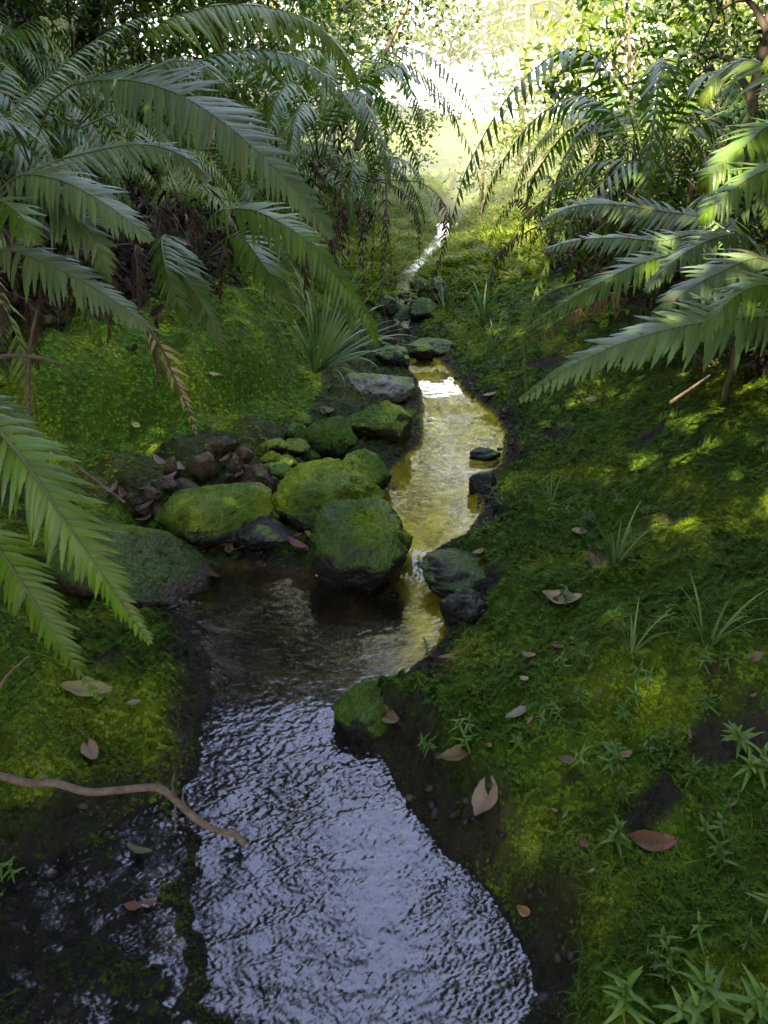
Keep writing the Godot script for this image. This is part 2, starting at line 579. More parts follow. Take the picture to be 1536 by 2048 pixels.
# tree or sapling: tapered trunk, limbs, and a crown of separate leaves gathered in clumps
func tree(called: String, label: String, category: String, group: String, trunk: Array, r0: float, r1: float, clumps: Array, leaf: float, per: int, cols: Array, bark: Color) -> Node3D:
	var base: Vector3 = trunk[0]
	var o := thing(called, label, category, base, 0.0, group)
	var loc := []
	for p in trunk: loc.append(p - base)
	var line := curve(loc, 14)
	for k in line.size(): line[k] += Vector3(n_mid.get_noise_1d(k * 0.9 + base.x), 0, n_mid.get_noise_1d(k * 0.9 + 40 + base.z)) * r0 * 1.2
	var s := Soup.new()
	tube(s, line, r0, r1, bark, 8)
	part("trunk", s.mesh(), M.bark, o)
	var limbs := Soup.new()
	var tr := []
	var co := []
	for c in clumps:
		var mid: Vector3 = c[0] - base
		var rad: Vector3 = c[1]
		var from: Vector3 = line[clampi(int(14 * c[2]), 0, 14)]
		var bend := from.lerp(mid, 0.5) + Vector3(0, rad.y * 0.3, 0)
		tube(limbs, curve([from, bend, mid], 6), maxf(r1 * 0.9, r0 * 0.3), r1 * 0.3 + 0.002, bark, 5)
		var knots := []
		for k in maxi(5, int(per / 30.0)):
			var q := Vector3(rng.randfn(), rng.randfn(), rng.randfn()).normalized() * pow(rng.randf(), 0.45)
			var kp := mid + q * rad
			knots.append(kp)
			if k % 2 == 0: tube(limbs, curve([mid, mid.lerp(kp, 0.5) + Vector3(0, 0.08 * rad.y, 0), kp], 3), r1 * 0.3 + 0.002, 0.002, bark, 4)
		var dark := rng.randf_range(0.75, 1.15)
		for k in per:
			var kp: Vector3 = knots[rng.randi() % knots.size()]
			var p := kp + Vector3(rng.randfn(), rng.randfn() * 0.7, rng.randfn()) * rad * 0.2
			var sz := leaf * rng.randf_range(0.6, 1.25)
			tr.append(facing(Vector3(rng.randf_range(-1, 1), rng.randf_range(0.0, 1.2), rng.randf_range(-1, 1)), rng.randf() * TAU, Vector3(sz, sz, sz), p))
			co.append(tint(cols[rng.randi() % cols.size()] * dark, 0.25))
	part("limbs", limbs.mesh(), M.bark, o)
	scatter("crown", M.leaf_mesh, M.leaf, tr, co, o)
	return o

func noise_tex(freq: float, sd: int, a: Color, b: Color, cell := false) -> NoiseTexture2D:
	var t := NoiseTexture2D.new()
	t.width = 512; t.height = 512; t.seamless = true
	var n := FastNoiseLite.new()
	n.seed = sd; n.frequency = freq; n.fractal_octaves = 5
	if cell: n.noise_type = FastNoiseLite.TYPE_CELLULAR
	t.noise = n
	var g := Gradient.new()
	g.set_color(0, a); g.set_color(1, b)
	t.color_ramp = g
	return t

func mat(rough: float, spec := 0.5, back := Color.BLACK) -> StandardMaterial3D:
	var m := StandardMaterial3D.new()
	m.vertex_color_use_as_albedo = true
	m.roughness = rough
	m.metallic_specular = spec
	m.cull_mode = BaseMaterial3D.CULL_DISABLED
	if back != Color.BLACK:
		m.backlight_enabled = true
		m.backlight = back
	return m

func make_materials() -> void:
	M.fern = mat(0.40, 0.42, Color(0.62, 0.78, 0.12))
	M.dead = mat(0.8, 0.3, Color(0.3, 0.2, 0.1))
	M.stalk = mat(0.6, 0.4)
	M.herb = mat(0.48, 0.32, Color(0.45, 0.6, 0.15))
	M.moss = mat(0.75, 0.22, Color(0.4, 0.5, 0.08))
	M.leaf = mat(0.45, 0.45, Color(0.85, 1.0, 0.16))
	M.bark = mat(0.85, 0.3)
	M.dry = mat(0.6, 0.4, Color(0.25, 0.2, 0.1))
	var grain := noise_tex(0.03, 4, Color(0.62, 0.62, 0.62), Color(1, 1, 1))
	var bump := noise_tex(0.04, 9, Color.BLACK, Color.WHITE)
	for pair in [["rock", 0.62, 2.2, 1.2], ["ground", 0.7, 1.3, 1.6], ["bark2", 0.85, 2.0, 1.0]]:
		var m := mat(pair[1], 0.2 if pair[0] == "ground" else 0.4)
		m.albedo_texture = grain
		m.uv1_triplanar = true
		m.uv1_world_triplanar = true
		m.uv1_scale = Vector3.ONE * pair[2]
		m.heightmap_enabled = true
		m.heightmap_texture = bump
		m.heightmap_scale = pair[3]
		M[pair[0]] = m
	var w := StandardMaterial3D.new()
	w.transparency = BaseMaterial3D.TRANSPARENCY_ALPHA
	w.albedo_color = Color(0.10, 0.08, 0.04, 0.05)
	w.roughness = 0.03
	w.metallic_specular = 0.5
	M.water = w
	# shared small meshes
	var sp := Soup.new()
	for k in 7:
		var a := k * 2.4
		var rise := 0.35 + 0.16 * k
		var d := Vector3(cos(a), rise, sin(a)).normalized()
		leaflet(sp, Vector3(0, 0.05, 0), d, (Vector3.UP - d * d.y).normalized(), 1.0, 0.42, 0.5, Color.WHITE, 2, 0.0)
	M.sprig_mesh = sp.mesh()
	var lf := Soup.new()
	leaflet(lf, Vector3(-0.5, 0, 0), Vector3(1, 0.15, 0).normalized(), Vector3(-0.15, 1, 0).normalized(), 1.0, 0.55, 0.3, Color.WHITE, 4, 0.0)
	M.leaf_mesh = lf.mesh()
	var rd := Soup.new()
	for k in 4:
		var a := k * 1.7
		var d := Vector3(cos(a), 0.4 + 0.2 * k, sin(a)).normalized()
		leaflet(rd, d * 0.25, d, (Vector3.UP - d * d.y).normalized(), 0.7, 0.62, 0.4, Color.WHITE, 3, 0.0)
	M.round_mesh = rd.mesh()
	var gr := Soup.new()
	for k in 4:
		var a := k * 1.9
		var d := Vector3(cos(a) * 0.45, 1, sin(a) * 0.45).normalized()
		leaflet(gr, Vector3.ZERO, d, Vector3(-cos(a), 0.45, -sin(a)).normalized(), 1.0, 0.09, 0.9, Color.WHITE, 4, 0.0)
	M.grass_mesh = gr.mesh()
	var lt := Soup.new()
	leaflet(lt, Vector3(-0.4, 0.05, 0), Vector3(1, 0.3, 0).normalized(), Vector3(-0.3, 1, 0).normalized(), 1.0, 0.3, 1.2, Color.WHITE, 4, 0.1)
	tube(lt, [Vector3(-0.5, 0, 0.3), Vector3(0.1, 0.12, 0.25), Vector3(0.7, 0.1, 0.5)], 0.02, 0.012, Color(0.8, 0.8, 0.8), 4)
	M.litter_mesh = lt.mesh()

# ---------------------------------------------------------------- the place
func _ready() -> void:
	var cam := Camera3D.new()
	cam.name = "camera"
	cam.position = EYE
	cam.rotation_degrees = Vector3(-PITCH, 0, 0)
	cam.fov = rad_to_deg(2.0 * atan(1024.0 / LENS))
	cam.near = 0.05
	cam.far = 900.0
	add_child(cam)
	var env := Environment.new()
	env.background_mode = Environment.BG_SKY
	var sm := ProceduralSkyMaterial.new()
	sm.sky_top_color = Color(0.70, 0.745, 0.93)
	sm.sky_horizon_color = Color(1.0, 0.99, 0.90)
	sm.sky_curve = 0.22
	sm.ground_bottom_color = Color(0.2, 0.22, 0.15)
	sm.ground_horizon_color = Color(0.5, 0.55, 0.4)
	sm.sun_angle_max = 1.0
	sm.sky_energy_multiplier = 0.95
	var sky := Sky.new()
	sky.sky_material = sm
	env.sky = sky
	env.background_energy_multiplier = 1.0
	env.tonemap_mode = Environment.TONE_MAPPER_LINEAR
	env.tonemap_exposure = 9.8
	env.volumetric_fog_enabled = true
	env.volumetric_fog_density = 0.0
	env.sdfgi_enabled = true
	env.ssao_enabled = true
	env.ssil_enabled = true
	var we := WorldEnvironment.new()
	we.name = "world_environment"
	we.environment = env
	add_child(we)
	var sun := DirectionalLight3D.new()
	sun.name = "sun"
	sun.light_energy = 1.6
	sun.light_color = Color(1.0, 0.95, 0.84)
	sun.light_angular_distance = 0.5
	sun.shadow_enabled = true
	sun.look_at_from_position(Vector3(-0.36, 0.60, 0.715) * 20.0, Vector3.ZERO)
	add_child(sun)

	rng.seed = 11
	n_big.seed = 3; n_big.frequency = 1.3; n_big.fractal_octaves = 2
	n_mid.seed = 5; n_mid.frequency = 4.5; n_mid.fractal_octaves = 3
	n_fine.seed = 8; n_fine.frequency = 19.0; n_fine.fractal_octaves = 3
	n_cushion.seed = 33; n_cushion.frequency = 3.6; n_cushion.noise_type = FastNoiseLite.TYPE_CELLULAR; n_cushion.cellular_return_type = FastNoiseLite.RETURN_DISTANCE; n_cushion.fractal_type = FastNoiseLite.FRACTAL_NONE
	n_patch.seed = 21; n_patch.frequency = 1.6; n_patch.fractal_octaves = 3
	make_materials()
	lay_out()
	build_ground()
	build_water()
	build_rocks()
	build_ferns()
	build_trees()
	build_small_plants()
	build_litter()

func lay_out() -> void:
	for p in [[-900, 2600], [-700, 1800], [-150, 1765], [0, 1745], [100, 1722], [190, 1682], [260, 1632], [330, 1600], [380, 1560], [400, 1530], [395, 1480], [405, 1420], [425, 1320], [395, 1290], [405, 1250], [350, 1228], [285, 1220], [340, 1180], [395, 1128], [450, 1108], [530, 1122], [610, 1140], [700, 1150], [790, 1148], [812, 1118], [765, 1040], [755, 990], [775, 950], [845, 890], [846, 820], [835, 760], [800, 715], [757, 692], [745, 676], [775, 656]]:
		water_line.append(on_water(p[0], p[1]))
	for p in [[0.06, 7.4], [0.16, 8.2], [0.42, 9.5], [0.7, 11.0], [1.2, 14.5], [1.4, 14.5], [0.9, 11.0], [0.6, 9.5], [0.32, 8.2], [0.24, 7.4]]:
		water_line.append(Vector2(p[0], p[1]))
	for p in [[822, 668], [815, 688], [860, 715], [900, 742], [930, 790], [985, 830], [1010, 870], [1003, 930], [945, 975], [965, 1020], [935, 1070], [885, 1095], [838, 1122], [868, 1160], [897, 1200], [890, 1270], [860, 1310], [800, 1362], [720, 1375], [668, 1415], [665, 1440], [700, 1470], [760, 1500], [795, 1570], [850, 1650], [900, 1710], [1000, 1800], [1060, 1920], [1085, 1985], [1040, 2048], [1000, 2600]]:
		water_line.append(on_water(p[0], p[1]))
	for p in [[-0.5, 7.2], [-0.62, 6.2], [-0.56, 5.3], [-0.5, 4.7], [-0.52, 4.25], [-0.72, 3.92], [-1.0, 3.55], [-1.32, 3.25], [-1.75, 3.05], [-2.6, 2.85], [-7.0, 2.6], [-7.0, 9.0], [-2.0, 9.0]]:
		mound_line.append(Vector2(p[0], p[1]))
	rib = [on_water(330, 1620), on_water(450, 2040)]
	water_sdf.resize(GX * GF)
	mound_sdf.resize(GX * GF)
	for j in GF:
		for i in GX:
			var p := Vector2(i * CELL - 6.0, j * CELL)
			water_sdf[j * GX + i] = signed_distance(water_line, p)
			mound_sdf[j * GX + i] = signed_distance(mound_line, p)

func build_ground() -> void:
	var s := Soup.new()
	var xs := PackedFloat32Array()
	var fs := PackedFloat32Array()
	var nx := 420
	for k in nx + 1:
		var u := (float(k) / nx - 0.5) * 2.0
		xs.append(0.42 * sinh(u * 6.6) if absf(u) > 10.0 else 2.7 * u + 300.0 * pow(absf(u), 9.0) * signf(u))
	var nf := 460
	for k in nf + 1:
		var u := float(k) / nf
		fs.append(-0.6 + 7.5 * u + 12.0 * pow(u, 4.0) + 480.0 * pow(u, 14.0))
	var w := nx + 1
	for j in nf + 1:
		for i in w:
			var x := xs[i]
			var f := fs[j]
			var h := ground(x, f) if absf(x) < 60.0 and f < 90.0 else ground(clampf(x, -60, 60), minf(f, 90.0)) * 0.6
			s.v.push_back(Vector3(x, h, -f))
			var d := shore(x, f)
			var bare := Color(0.022, 0.019, 0.014).lerp(Color(0.045, 0.034, 0.022), smooth(-0.1, 0.5, n_mid.get_noise_2d(x * 0.6 + 9.0, f * 0.6)))
			var bed := Color(0.020, 0.014, 0.007).lerp(Color(0.055, 0.036, 0.014), smooth(-0.2, 0.4, n_mid.get_noise_2d(x, f))) if f > 1.9 else Color(0.016, 0.018, 0.014)
			# golden reflection of sunlit foliage, painted on the bed of channel and spill pool
			var gold_reflection := smooth(2.62, 2.8, f) * smooth(6.6, 6.0, f) + smooth(0.02, 0.12, x - 0.02 + 0.05 * n_mid.get_noise_2d(x, f)) * smooth(1.98, 2.1, f) * smooth(2.7, 2.6, f)
			gold_reflection = minf(gold_reflection, 1.0) * (0.55 + 0.45 * smooth(-0.3, 0.2, n_mid.get_noise_2d(x * 0.5 + 40.0, f * 0.25)))
			bed = bed.lerp(Color(0.55, 0.47, 0.016).lerp(Color(0.28, 0.22, 0.012), smooth(-0.1, 0.4, n_mid.get_noise_2d(x * 1.2, f * 0.5 + 7.0))), gold_reflection)
			var m := moss_mask(x, f, d)
			var c := bare.lerp(moss_color(x, -f) * 0.75, m)
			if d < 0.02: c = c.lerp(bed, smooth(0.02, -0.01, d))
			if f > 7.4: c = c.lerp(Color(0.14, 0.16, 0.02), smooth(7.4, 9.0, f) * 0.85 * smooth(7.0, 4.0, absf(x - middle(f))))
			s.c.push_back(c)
	for j in nf + 1:
		for i in w:
			var a := s.v[j * w + mini(i + 1, nx)] - s.v[j * w + maxi(i - 1, 0)]
			var b := s.v[mini(j + 1, nf) * w + i] - s.v[maxi(j - 1, 0) * w + i]
			s.n.push_back(a.cross(b).normalized())
	for j in nf:
		for i in nx:
			var o := j * w + i
			s.i.append_array(PackedInt32Array([o, o + w, o + w + 1, o, o + w + 1, o + 1]))
	var g := part("stream_bank_ground", s.mesh(), M.ground, self)
	tag(g, "mossy gully floor and banks on both sides of the stream", "ground", "", "structure")

func moss_mask(x: float, f: float, d: float) -> float:
	var k := n_patch.get_noise_2d(x * 1.3 + 70.0, f * 1.3 + 12.0)
	var e := n_mid.get_noise_2d(x * 0.8 + 30.0, f * 0.8)
	var m := smooth(0.02, 0.16, d + e * 0.09) * smooth(-0.7, -0.38, k + e * 0.3)
	if x < middle(f) and f > 2.4:
		var q := -look_up(mound_sdf, x, f)
		if q > -0.12: m = maxf(m, 0.9 * smooth(-0.12, 0.0, q)) * smooth(0.85, 0.45, q + e * 0.35 - 0.25 * smooth(-1.0, -0.6, x))
		elif f > 2.9 and d > 0.1: m *= 0.3
	if x > middle(f): m *= smooth(2.4, 1.5, d)
	return m

func build_water() -> void:
	# ripples: short chop on the riffle, slow swells on the pools
	var chop := FastNoiseLite.new()
	chop.seed = 40; chop.frequency = 50.0; chop.fractal_octaves = 3
	var fine_chop := FastNoiseLite.new()
	fine_chop.seed = 43; fine_chop.frequency = 105.0; fine_chop.fractal_octaves = 2
	var swell := FastNoiseLite.new()
	swell.seed = 41; swell.frequency = 7.0; swell.fractal_octaves = 2
	var s := Soup.new()
	var xs := PackedFloat32Array()
	var fs := PackedFloat32Array()
	var x := -1.1
	while x < 1.1:
		xs.append(x); x += 0.0038
	var f := 0.55
	while f < 12.0:
		fs.append(f); f += 0.0038 if f < 1.95 else 0.0050 + (f - 2.0) * 0.006
	var w := xs.size()
	var ids := {}
	var H := PackedFloat32Array()
	H.resize(w * fs.size())
	for j in fs.size():
		var ff := fs[j]
		var rough := smooth(2.0, 1.45, ff)
		var spill := smooth(2.78, 2.68, ff) * smooth(2.5, 2.58, ff)
		for i in w:
			var xx := xs[i]
			var calm := 0.45 + 1.1 * smooth(-0.35, 0.45, swell.get_noise_2d(xx * 0.35 + 9.0, ff * 0.25 + xx * 0.1))
			if xx < lerpf(rib[1].x, rib[0].x, clampf((ff - rib[1].y) / (rib[0].y - rib[1].y), -1.0, 1.0)): calm *= 0.35
			var cascade := spill * smooth(0.02, 0.1, xx) + smooth(6.8, 7.2, ff)
			H[j * w + i] = surface(xx, ff) + chop.get_noise_2d(xx * 0.75 + ff * 0.35, ff * 1.1 - xx * 0.2) * (0.0027 * rough * calm * smooth(1.15, 1.6, ff) + 0.0006 * rough * calm + 0.00016 + 0.003 * cascade) + fine_chop.get_noise_2d(xx * 0.8 + ff * 0.4, ff * 1.05 - xx * 0.25) * 0.0016 * rough * (0.35 + 0.6 * calm) + swell.get_noise_2d(xx, ff * 2.0) * (0.0022 * rough + 0.0007) + chop.get_noise_2d(xx * 0.35 + 50.0, ff * 1.3) * 0.0006 * (1.0 - rough)
	for j in fs.size() - 1:
		for i in w - 1:
			var xx := xs[i]
			var ff := fs[j]
			if absf(xx - middle(ff)) > 1.2: continue
			if look_up(water_sdf, xx, ff) > 0.07: continue
			var q := []
			for k in [j * w + i, j * w + i + 1, (j + 1) * w + i + 1, (j + 1) * w + i]:
				if not ids.has(k):
					var jj: int = k / w
					var ii: int = k % w
					var dx := H[jj * w + mini(ii + 1, w - 1)] - H[jj * w + maxi(ii - 1, 0)]
					var df := H[mini(jj + 1, fs.size() - 1) * w + ii] - H[maxi(jj - 1, 0) * w + ii]
					var sx := xs[mini(ii + 1, w - 1)] - xs[maxi(ii - 1, 0)]
					var sf := fs[mini(jj + 1, fs.size() - 1)] - fs[maxi(jj - 1, 0)]
					ids[k] = s.put(Vector3(xs[ii], H[k], -fs[jj]), Vector3(-dx / sx, 1, df / sf).normalized(), Color.WHITE)
				q.append(ids[k])
			s.i.append_array(PackedInt32Array([q[0], q[3], q[2], q[0], q[2], q[1]]))
	var o := part("stream_water", s.mesh(), M.water, self)
	tag(o, "clear shallow stream water rippling over dark rock", "stream", "", "structure")

func build_rocks() -> void:
	var brown := Color(0.085, 0.060, 0.034)
	var dark := Color(0.018, 0.017, 0.014)
	var grey := Color(0.24, 0.22, 0.18)
	rock_at("mossy_boulder", "smooth flat oblong boulder evenly coated with short olive moss, by the black pool", 428, 1092, 226, 130, 3, 1.15, dark, 2, 0.12, 900)
	rock_at("mossy_boulder", "broad lumpy boulder with shaggy bright green moss, middle of the rock cluster", 650, 1068, 220, 140, 12, 1.1, dark, 4, 0.0, 1500)
	rock_at("mossy_boulder", "dark wet boulder with moss on its peak, standing in the black pool", 717, 1180, 200, 170, 17, 0.72, dark, 5, -0.1, 700)
	rock_at("mossy_boulder", "small domed mossy boulder at the water edge behind the lumpy one", 726, 992, 104, 82, 23, 1.1, dark, 3, 0.0, 500)
	rock_at("mossy_boulder", "angular block with mossy sloping top and bare brown front beside the golden pool", 765, 908, 182, 112, 31, 0.72, brown * 0.6, 7, 0.05, 600)
	rock_at("bare_slab", "pale grey lichened slab lying behind the brown fronted block", 757, 815, 150, 76, 36, 0.25, grey, 6, -0.05, 150)
	rock_at("mossy_boulder", "knobbly mossy rock below the strappy grass clump", 655, 922, 108, 86, 44, 1.1, dark, 5, 0.0, 500, "", false)
	var slab := on_water(235, 1130)
	rock("brown_slab", "low brown slab sloping into the black pool, moss over its left half", "", Vector3(slab.x + 0.06, 0.07, -slab.y + 0.04), Vector3(0.33, 0.17, 0.30), 0.5, 52, 0.66, Color(0.065, 0.042, 0.020), 7, -0.22, 800)
	rock_at("wet_rock", "low black wet rock wedged under the two mossy boulders", 525, 1098, 125, 62, 57, 0.1, dark, 5)
	rock_at("wet_rock", "broad black wet rock on the right beside the narrow spill", 955, 1205, 235, 110, 63, 0.3, dark, 5, -0.08, 120)
	rock_at("wet_rock", "rounded black rock below the spill with a white leaf on it", 935, 1262, 100, 75, 66, 0.15, dark, 4, -0.05)
	rock_at("mossy_boulder", "low dark mossy knob jutting into the stream with a curled leaf", 735, 1478, 150, 100, 71, 0.7, dark, 3, 0.0, 600)
	rock_at("flat_stone", "flat black stone breaking the golden water at the right edge", 968, 922, 64, 26, 75, 0.1, dark, 3)
	rock_at("flat_stone", "black stone at the right edge just below the flat one", 968, 992, 56, 50, 78, 0.3, dark, 4)
	rock_at("flat_stone", "dark stone on the right edge of the upper shallow", 858, 718, 95, 42, 81, 0.5, dark, 4)
	rock_at("flat_stone", "dark stone on the left edge of the upper shallow", 785, 748, 72, 52, 83, 0.5, dark, 5)
	rock_at("flat_stone", "small dark stone at the head of the upper shallow", 762, 700, 48, 26, 85, 0.4, dark, 4)
	rock_at("brown_stone", "large tawny angular stone in the leaf litter above the oblong boulder", 402, 975, 78, 76, 91, 0.05, brown * 1.25, 8, 0.1, 0, "", false)
	rock_at("brown_stone", "grey brown stone leaning on the tawny one against the moss bank", 440, 920, 64, 50, 94, 0.0, brown * 0.9, 7, 0.3, 0, "", false)
	rock_at("brown_stone", "flat brown stone between the oblong and the lumpy boulder", 512, 985, 88, 54, 97, 0.15, brown, 6, -0.1, 0, "", false)
	rock_at("brown_stone", "small upright tan stone at the left of the tawny one", 343, 955, 34, 44, 99, 0.0, brown * 1.3, 6, 0.0, 0, "", false)
	var rest := [[470, 945, 56, 40], [300, 1005, 46, 34], [545, 990, 50, 34], [330, 985, 40, 30], [265, 1015, 44, 32], [285, 1035, 36, 28], [370, 990, 44, 30], [455, 975, 40, 28], [490, 925, 40, 30], [310, 1030, 40, 24]]
	for k in rest.size():
		var r: Array = rest[k]
		rock_at("brown_stone", "small brown stone in the litter heap above the oblong boulder", r[0], r[1], r[2], r[3], 110 + k, 0.0, brown * rng.randf_range(0.7, 1.2), 7, 0.0, 0, "brown stones in the litter heap", false)
	rest = [[552, 965, 62, 38], [592, 890, 46, 42], [600, 862, 42, 36], [548, 908, 52, 28], [588, 912, 60, 32], [620, 930, 40, 26], [570, 940, 46, 28], [610, 960, 40, 30], [540, 935, 44, 30], [640, 955, 44, 24], [575, 985, 50, 30]]
	for k in rest.size():
		var r: Array = rest[k]
		rock_at("dark_stone", "small dark mossy stone in the hollow between mound and boulders", r[0], r[1], r[2], r[3], 140 + k, 0.85, dark * 1.5, 5, 0.0, 60, "dark stones in the hollow", false)
	# pebbles along the water and stones of the far cascade
	rest = [[800, 648, 60, 36], [850, 640, 60, 40], [770, 630, 50, 36], [870, 610, 60, 50], [810, 610, 40, 26], [840, 590, 40, 30]]
	for k in rest.size():
		var r: Array = rest[k]
		rock_at("cascade_rock", "dark rock in the far cascade at the head of the stream", r[0], r[1], r[2], r[3], 170 + k, 0.85, dark * 1.4, 5, 0.0, 0, "rocks of the far cascade", false)

func build_ferns() -> void:
	var pale := Color(0.062, 0.090, 0.034)
	var green := Color(0.046, 0.082, 0.008)
	var lime := Color(0.085, 0.12, 0.010)
	var brown := Color(0.036, 0.024, 0.013)
	var up := Vector3.UP
	# --- ferns whose fronds can be told apart, left bank
	var a := thing("fern", "large fern at upper left with a broad pale frond sweeping down over the bank", "fern", at(60, 330, 2.5))
	hero(a, [at(60, 330, 2.5), at(110, 190, 2.35), at(230, 160, 2.2), at(340, 182, 2.12), at(440, 240, 2.08), at(530, 318, 2.08), at(610, 400, 2.12), at(665, 470, 2.18)], Vector3(-0.15, 1, 0.55), 64, 0.20, 0.034, pale, 0.2, 0.25, true)
	hero(a, [at(60, 330, 2.5), at(20, 240, 2.5), at(70, 180, 2.6), at(150, 110, 2.7), at(240, 52, 2.8), at(325, 22, 2.9)], Vector3(0.2, 0.6, -0.6), 46, 0.13, 0.02, Color(0.075, 0.11, 0.025), 0.2, 1.5, false)
	hero(a, [at(60, 330, 2.5), at(30, 255, 2.2), at(-20, 235, 2.0), at(-70, 280, 1.9)], up, 26, 0.16, 0.03, pale, 0.2, 0.8, false)
	var b := thing("fern", "fern at top left whose long lime frond arches against the light", "fern", at(150, 260, 3.2))
	hero(b, [at(150, 260, 3.2), at(235, 130, 3.1), at(310, 55, 3.0), at(410, 14, 3.0), at(520, 12, 3.0), at(620, 42, 3.05), at(685, 105, 3.1), at(715, 170, 3.15)], Vector3(0, 1, 0.15), 54, 0.24, 0.032, lime, 0.24, 1.0, false)
	hero(b, [at(150, 260, 3.2), at(250, 165, 3.0), at(330, 125, 2.95), at(400, 130, 2.95), at(460, 180, 3.0)], Vector3(0, 1, 0.2), 34, 0.17, 0.028, green, 0.2, 0.8, false)
	hero(b, [at(150, 260, 3.2), at(300, 190, 3.4), at(430, 110, 3.6), at(560, 105, 3.7), at(660, 160, 3.7), at(720, 240, 3.7)], Vector3(0, 1, 0.2), 40, 0.22, 0.032, green * 0.9, 0.2, 0.9, false)
	var c := thing("fern", "silvery fern on the left edge above the dead tangle", "fern", at(-40, 430, 2.0))
	hero(c, [at(-40, 430, 2.0), at(30, 355, 1.9), at(110, 358, 1.82), at(180, 390, 1.78), at(245, 432, 1.78), at(300, 478, 1.8)], Vector3(-0.1, 1, 0.35), 36, 0.15, 0.028, pale * 1.15, 0.15, 0.6, true)
	hero(c, [at(-40, 430, 2.0), at(70, 340, 2.1), at(190, 302, 2.15), at(290, 290, 2.15), at(365, 312, 2.15), at(420, 360, 2.15)], Vector3(-0.1, 1, 0.3), 40, 0.13, 0.026, pale * 1.15, 0.2, 0.6, true)
	hero(c, [at(-40, 430, 2.0), at(60, 380, 1.9), at(130, 420, 1.85), at(190, 480, 1.85), at(215, 560, 1.9)], Vector3(-0.2, 1, 0.3), 30, 0.14, 0.026, pale, 0.2, 0.6, false)
	hero(c, [at(-40, 430, 2.0), at(-10, 400, 1.8), at(40, 430, 1.7), at(70, 480, 1.7)], Vector3(-0.1, 1, 0.3), 22, 0.12, 0.024, green, 0.2, 0.7, false)
	var d := thing("fern", "fern on the left bank with a frond that ends in a withered tan tip", "fern", at(-60, 560, 2.0))
	hero(d, [at(-60, 560, 2.0), at(0, 500, 1.92), at(80, 522, 1.86), at(160, 560, 1.84), at(240, 610, 1.84), at(300, 660, 1.86)], Vector3(-0.1, 1, 0.3), 40, 0.135, 0.027, pale, 0.15, 0.6, true)
	hero(d, [at(296, 655, 1.86), at(325, 700, 1.87), at(350, 760, 1.88), at(372, 810, 1.88), at(392, 868, 1.88)], Vector3(-0.3, 0.6, 0.6), 16, 0.07, 0.016, Color(0.20, 0.16, 0.07), 0.05, 0.5, false, 0.4)
	hero(d, [at(285, 640, 1.88), at(310, 690, 1.88), at(318, 740, 1.88), at(310, 780, 1.88)], Vector3(-0.3, 0.6, 0.6), 14, 0.06, 0.014, brown, 0.05, 0.7, false, 0.6)
	for q in [[20, 470, 30, 600, 1.95], [90, 500, 70, 660, 2.0], [150, 480, 130, 640, 2.05], [220, 520, 215, 690, 2.1], [270, 500, 280, 650, 2.3], [-10, 560, 15, 760, 1.95], [60, 600, 75, 740, 2.0]]:
		hero(d, [at(-60, 560, 2.0), at(q[0] - 30, q[1] - 10, q[4]), at(q[0], q[1] + 10, q[4]), at((q[0] + q[2]) * 0.5, (q[1] + q[3]) * 0.5, q[4] - 0.03), at(q[2], q[3], q[4] - 0.02)], Vector3(-0.2, 0.6, 0.8), 30, 0.075, 0.018, brown, 0.35, 0.8, false, 0.6)
	var e := thing("fern", "fern in the middle of the left bank with long tails hanging to the grass clump", "fern", at(400, 520, 2.9))
	hero(e, [at(400, 520, 2.9), at(420, 435, 2.6), at(490, 418, 2.5), at(560, 445, 2.45), at(620, 490, 2.45), at(680, 560, 2.5), at(735, 635, 2.55), at(755, 690, 2.6)], Vector3(-0.2, 1, 0.4), 46, 0.15, 0.028, green * 1.1, 0.12, 0.6, true)
	hero(e, [at(400, 520, 2.9), at(470, 470, 2.75), at(520, 520, 2.65), at(560, 590, 2.65), at(580, 650, 2.7)], Vector3(-0.2, 1, 0.3), 34, 0.14, 0.024, green, 0.15, 0.6, false)
	hero(e, [at(400, 520, 2.9), at(350, 480, 2.6), at(360, 540, 2.5), at(400, 600, 2.5), at(430, 660, 2.5), at(455, 740, 2.55)], Vector3(-0.3, 1, 0.3), 36, 0.13, 0.024, green * 0.8, 0.15, 0.6, false)
	hero(e, [at(400, 520, 2.9), at(330, 470, 2.6), at(330, 530, 2.45), at(350, 590, 2.45), at(375, 650, 2.5)], Vector3(-0.3, 1, 0.3), 30, 0.13, 0.024, green * 0.8, 0.15, 0.6, false)
	hero(e, [at(400, 520, 2.9), at(560, 480, 3.0), at(640, 520, 3.0), at(690, 590, 3.0), at(705, 660, 3.0)], Vector3(-0.2, 1, 0.3), 36, 0.15, 0.026, green * 0.8, 0.15, 0.6, false)
	for q in [[380, 440, 365, 560, 2.75], [450, 470, 440, 600, 2.8], [520, 450, 530, 600, 2.85], [600, 470, 610, 610, 2.9], [660, 440, 670, 560, 2.95], [320, 430, 310, 560, 2.7]]:
		hero(e, [at(400, 520, 2.9), at(q[0] + 10, q[1] - 20, q[4]), at(q[0], q[1] + 20, q[4]), at(q[2], (q[1] + q[3]) * 0.5, q[4] - 0.03), at(q[2], q[3], q[4])], Vector3(-0.2, 0.6, 0.8), 30, 0.09, 0.02, brown, 0.3, 0.8, false, 0.6)
	var g := thing("fern", "near fern at the left edge, its broad frond hanging over the mossy ledge", "fern", at(-160, 900, 1.25))
	hero(g, [at(-160, 900, 1.25), at(-60, 822, 1.22), at(30, 900, 1.18), at(95, 990, 1.16), at(150, 1070, 1.16), at(200, 1140, 1.17), at(250, 1215, 1.19), at(300, 1285, 1.21)], Vector3(-0.15, 1, 0.5), 38, 0.115, 0.021, green * 1.25, 0.12, 0.7, true)
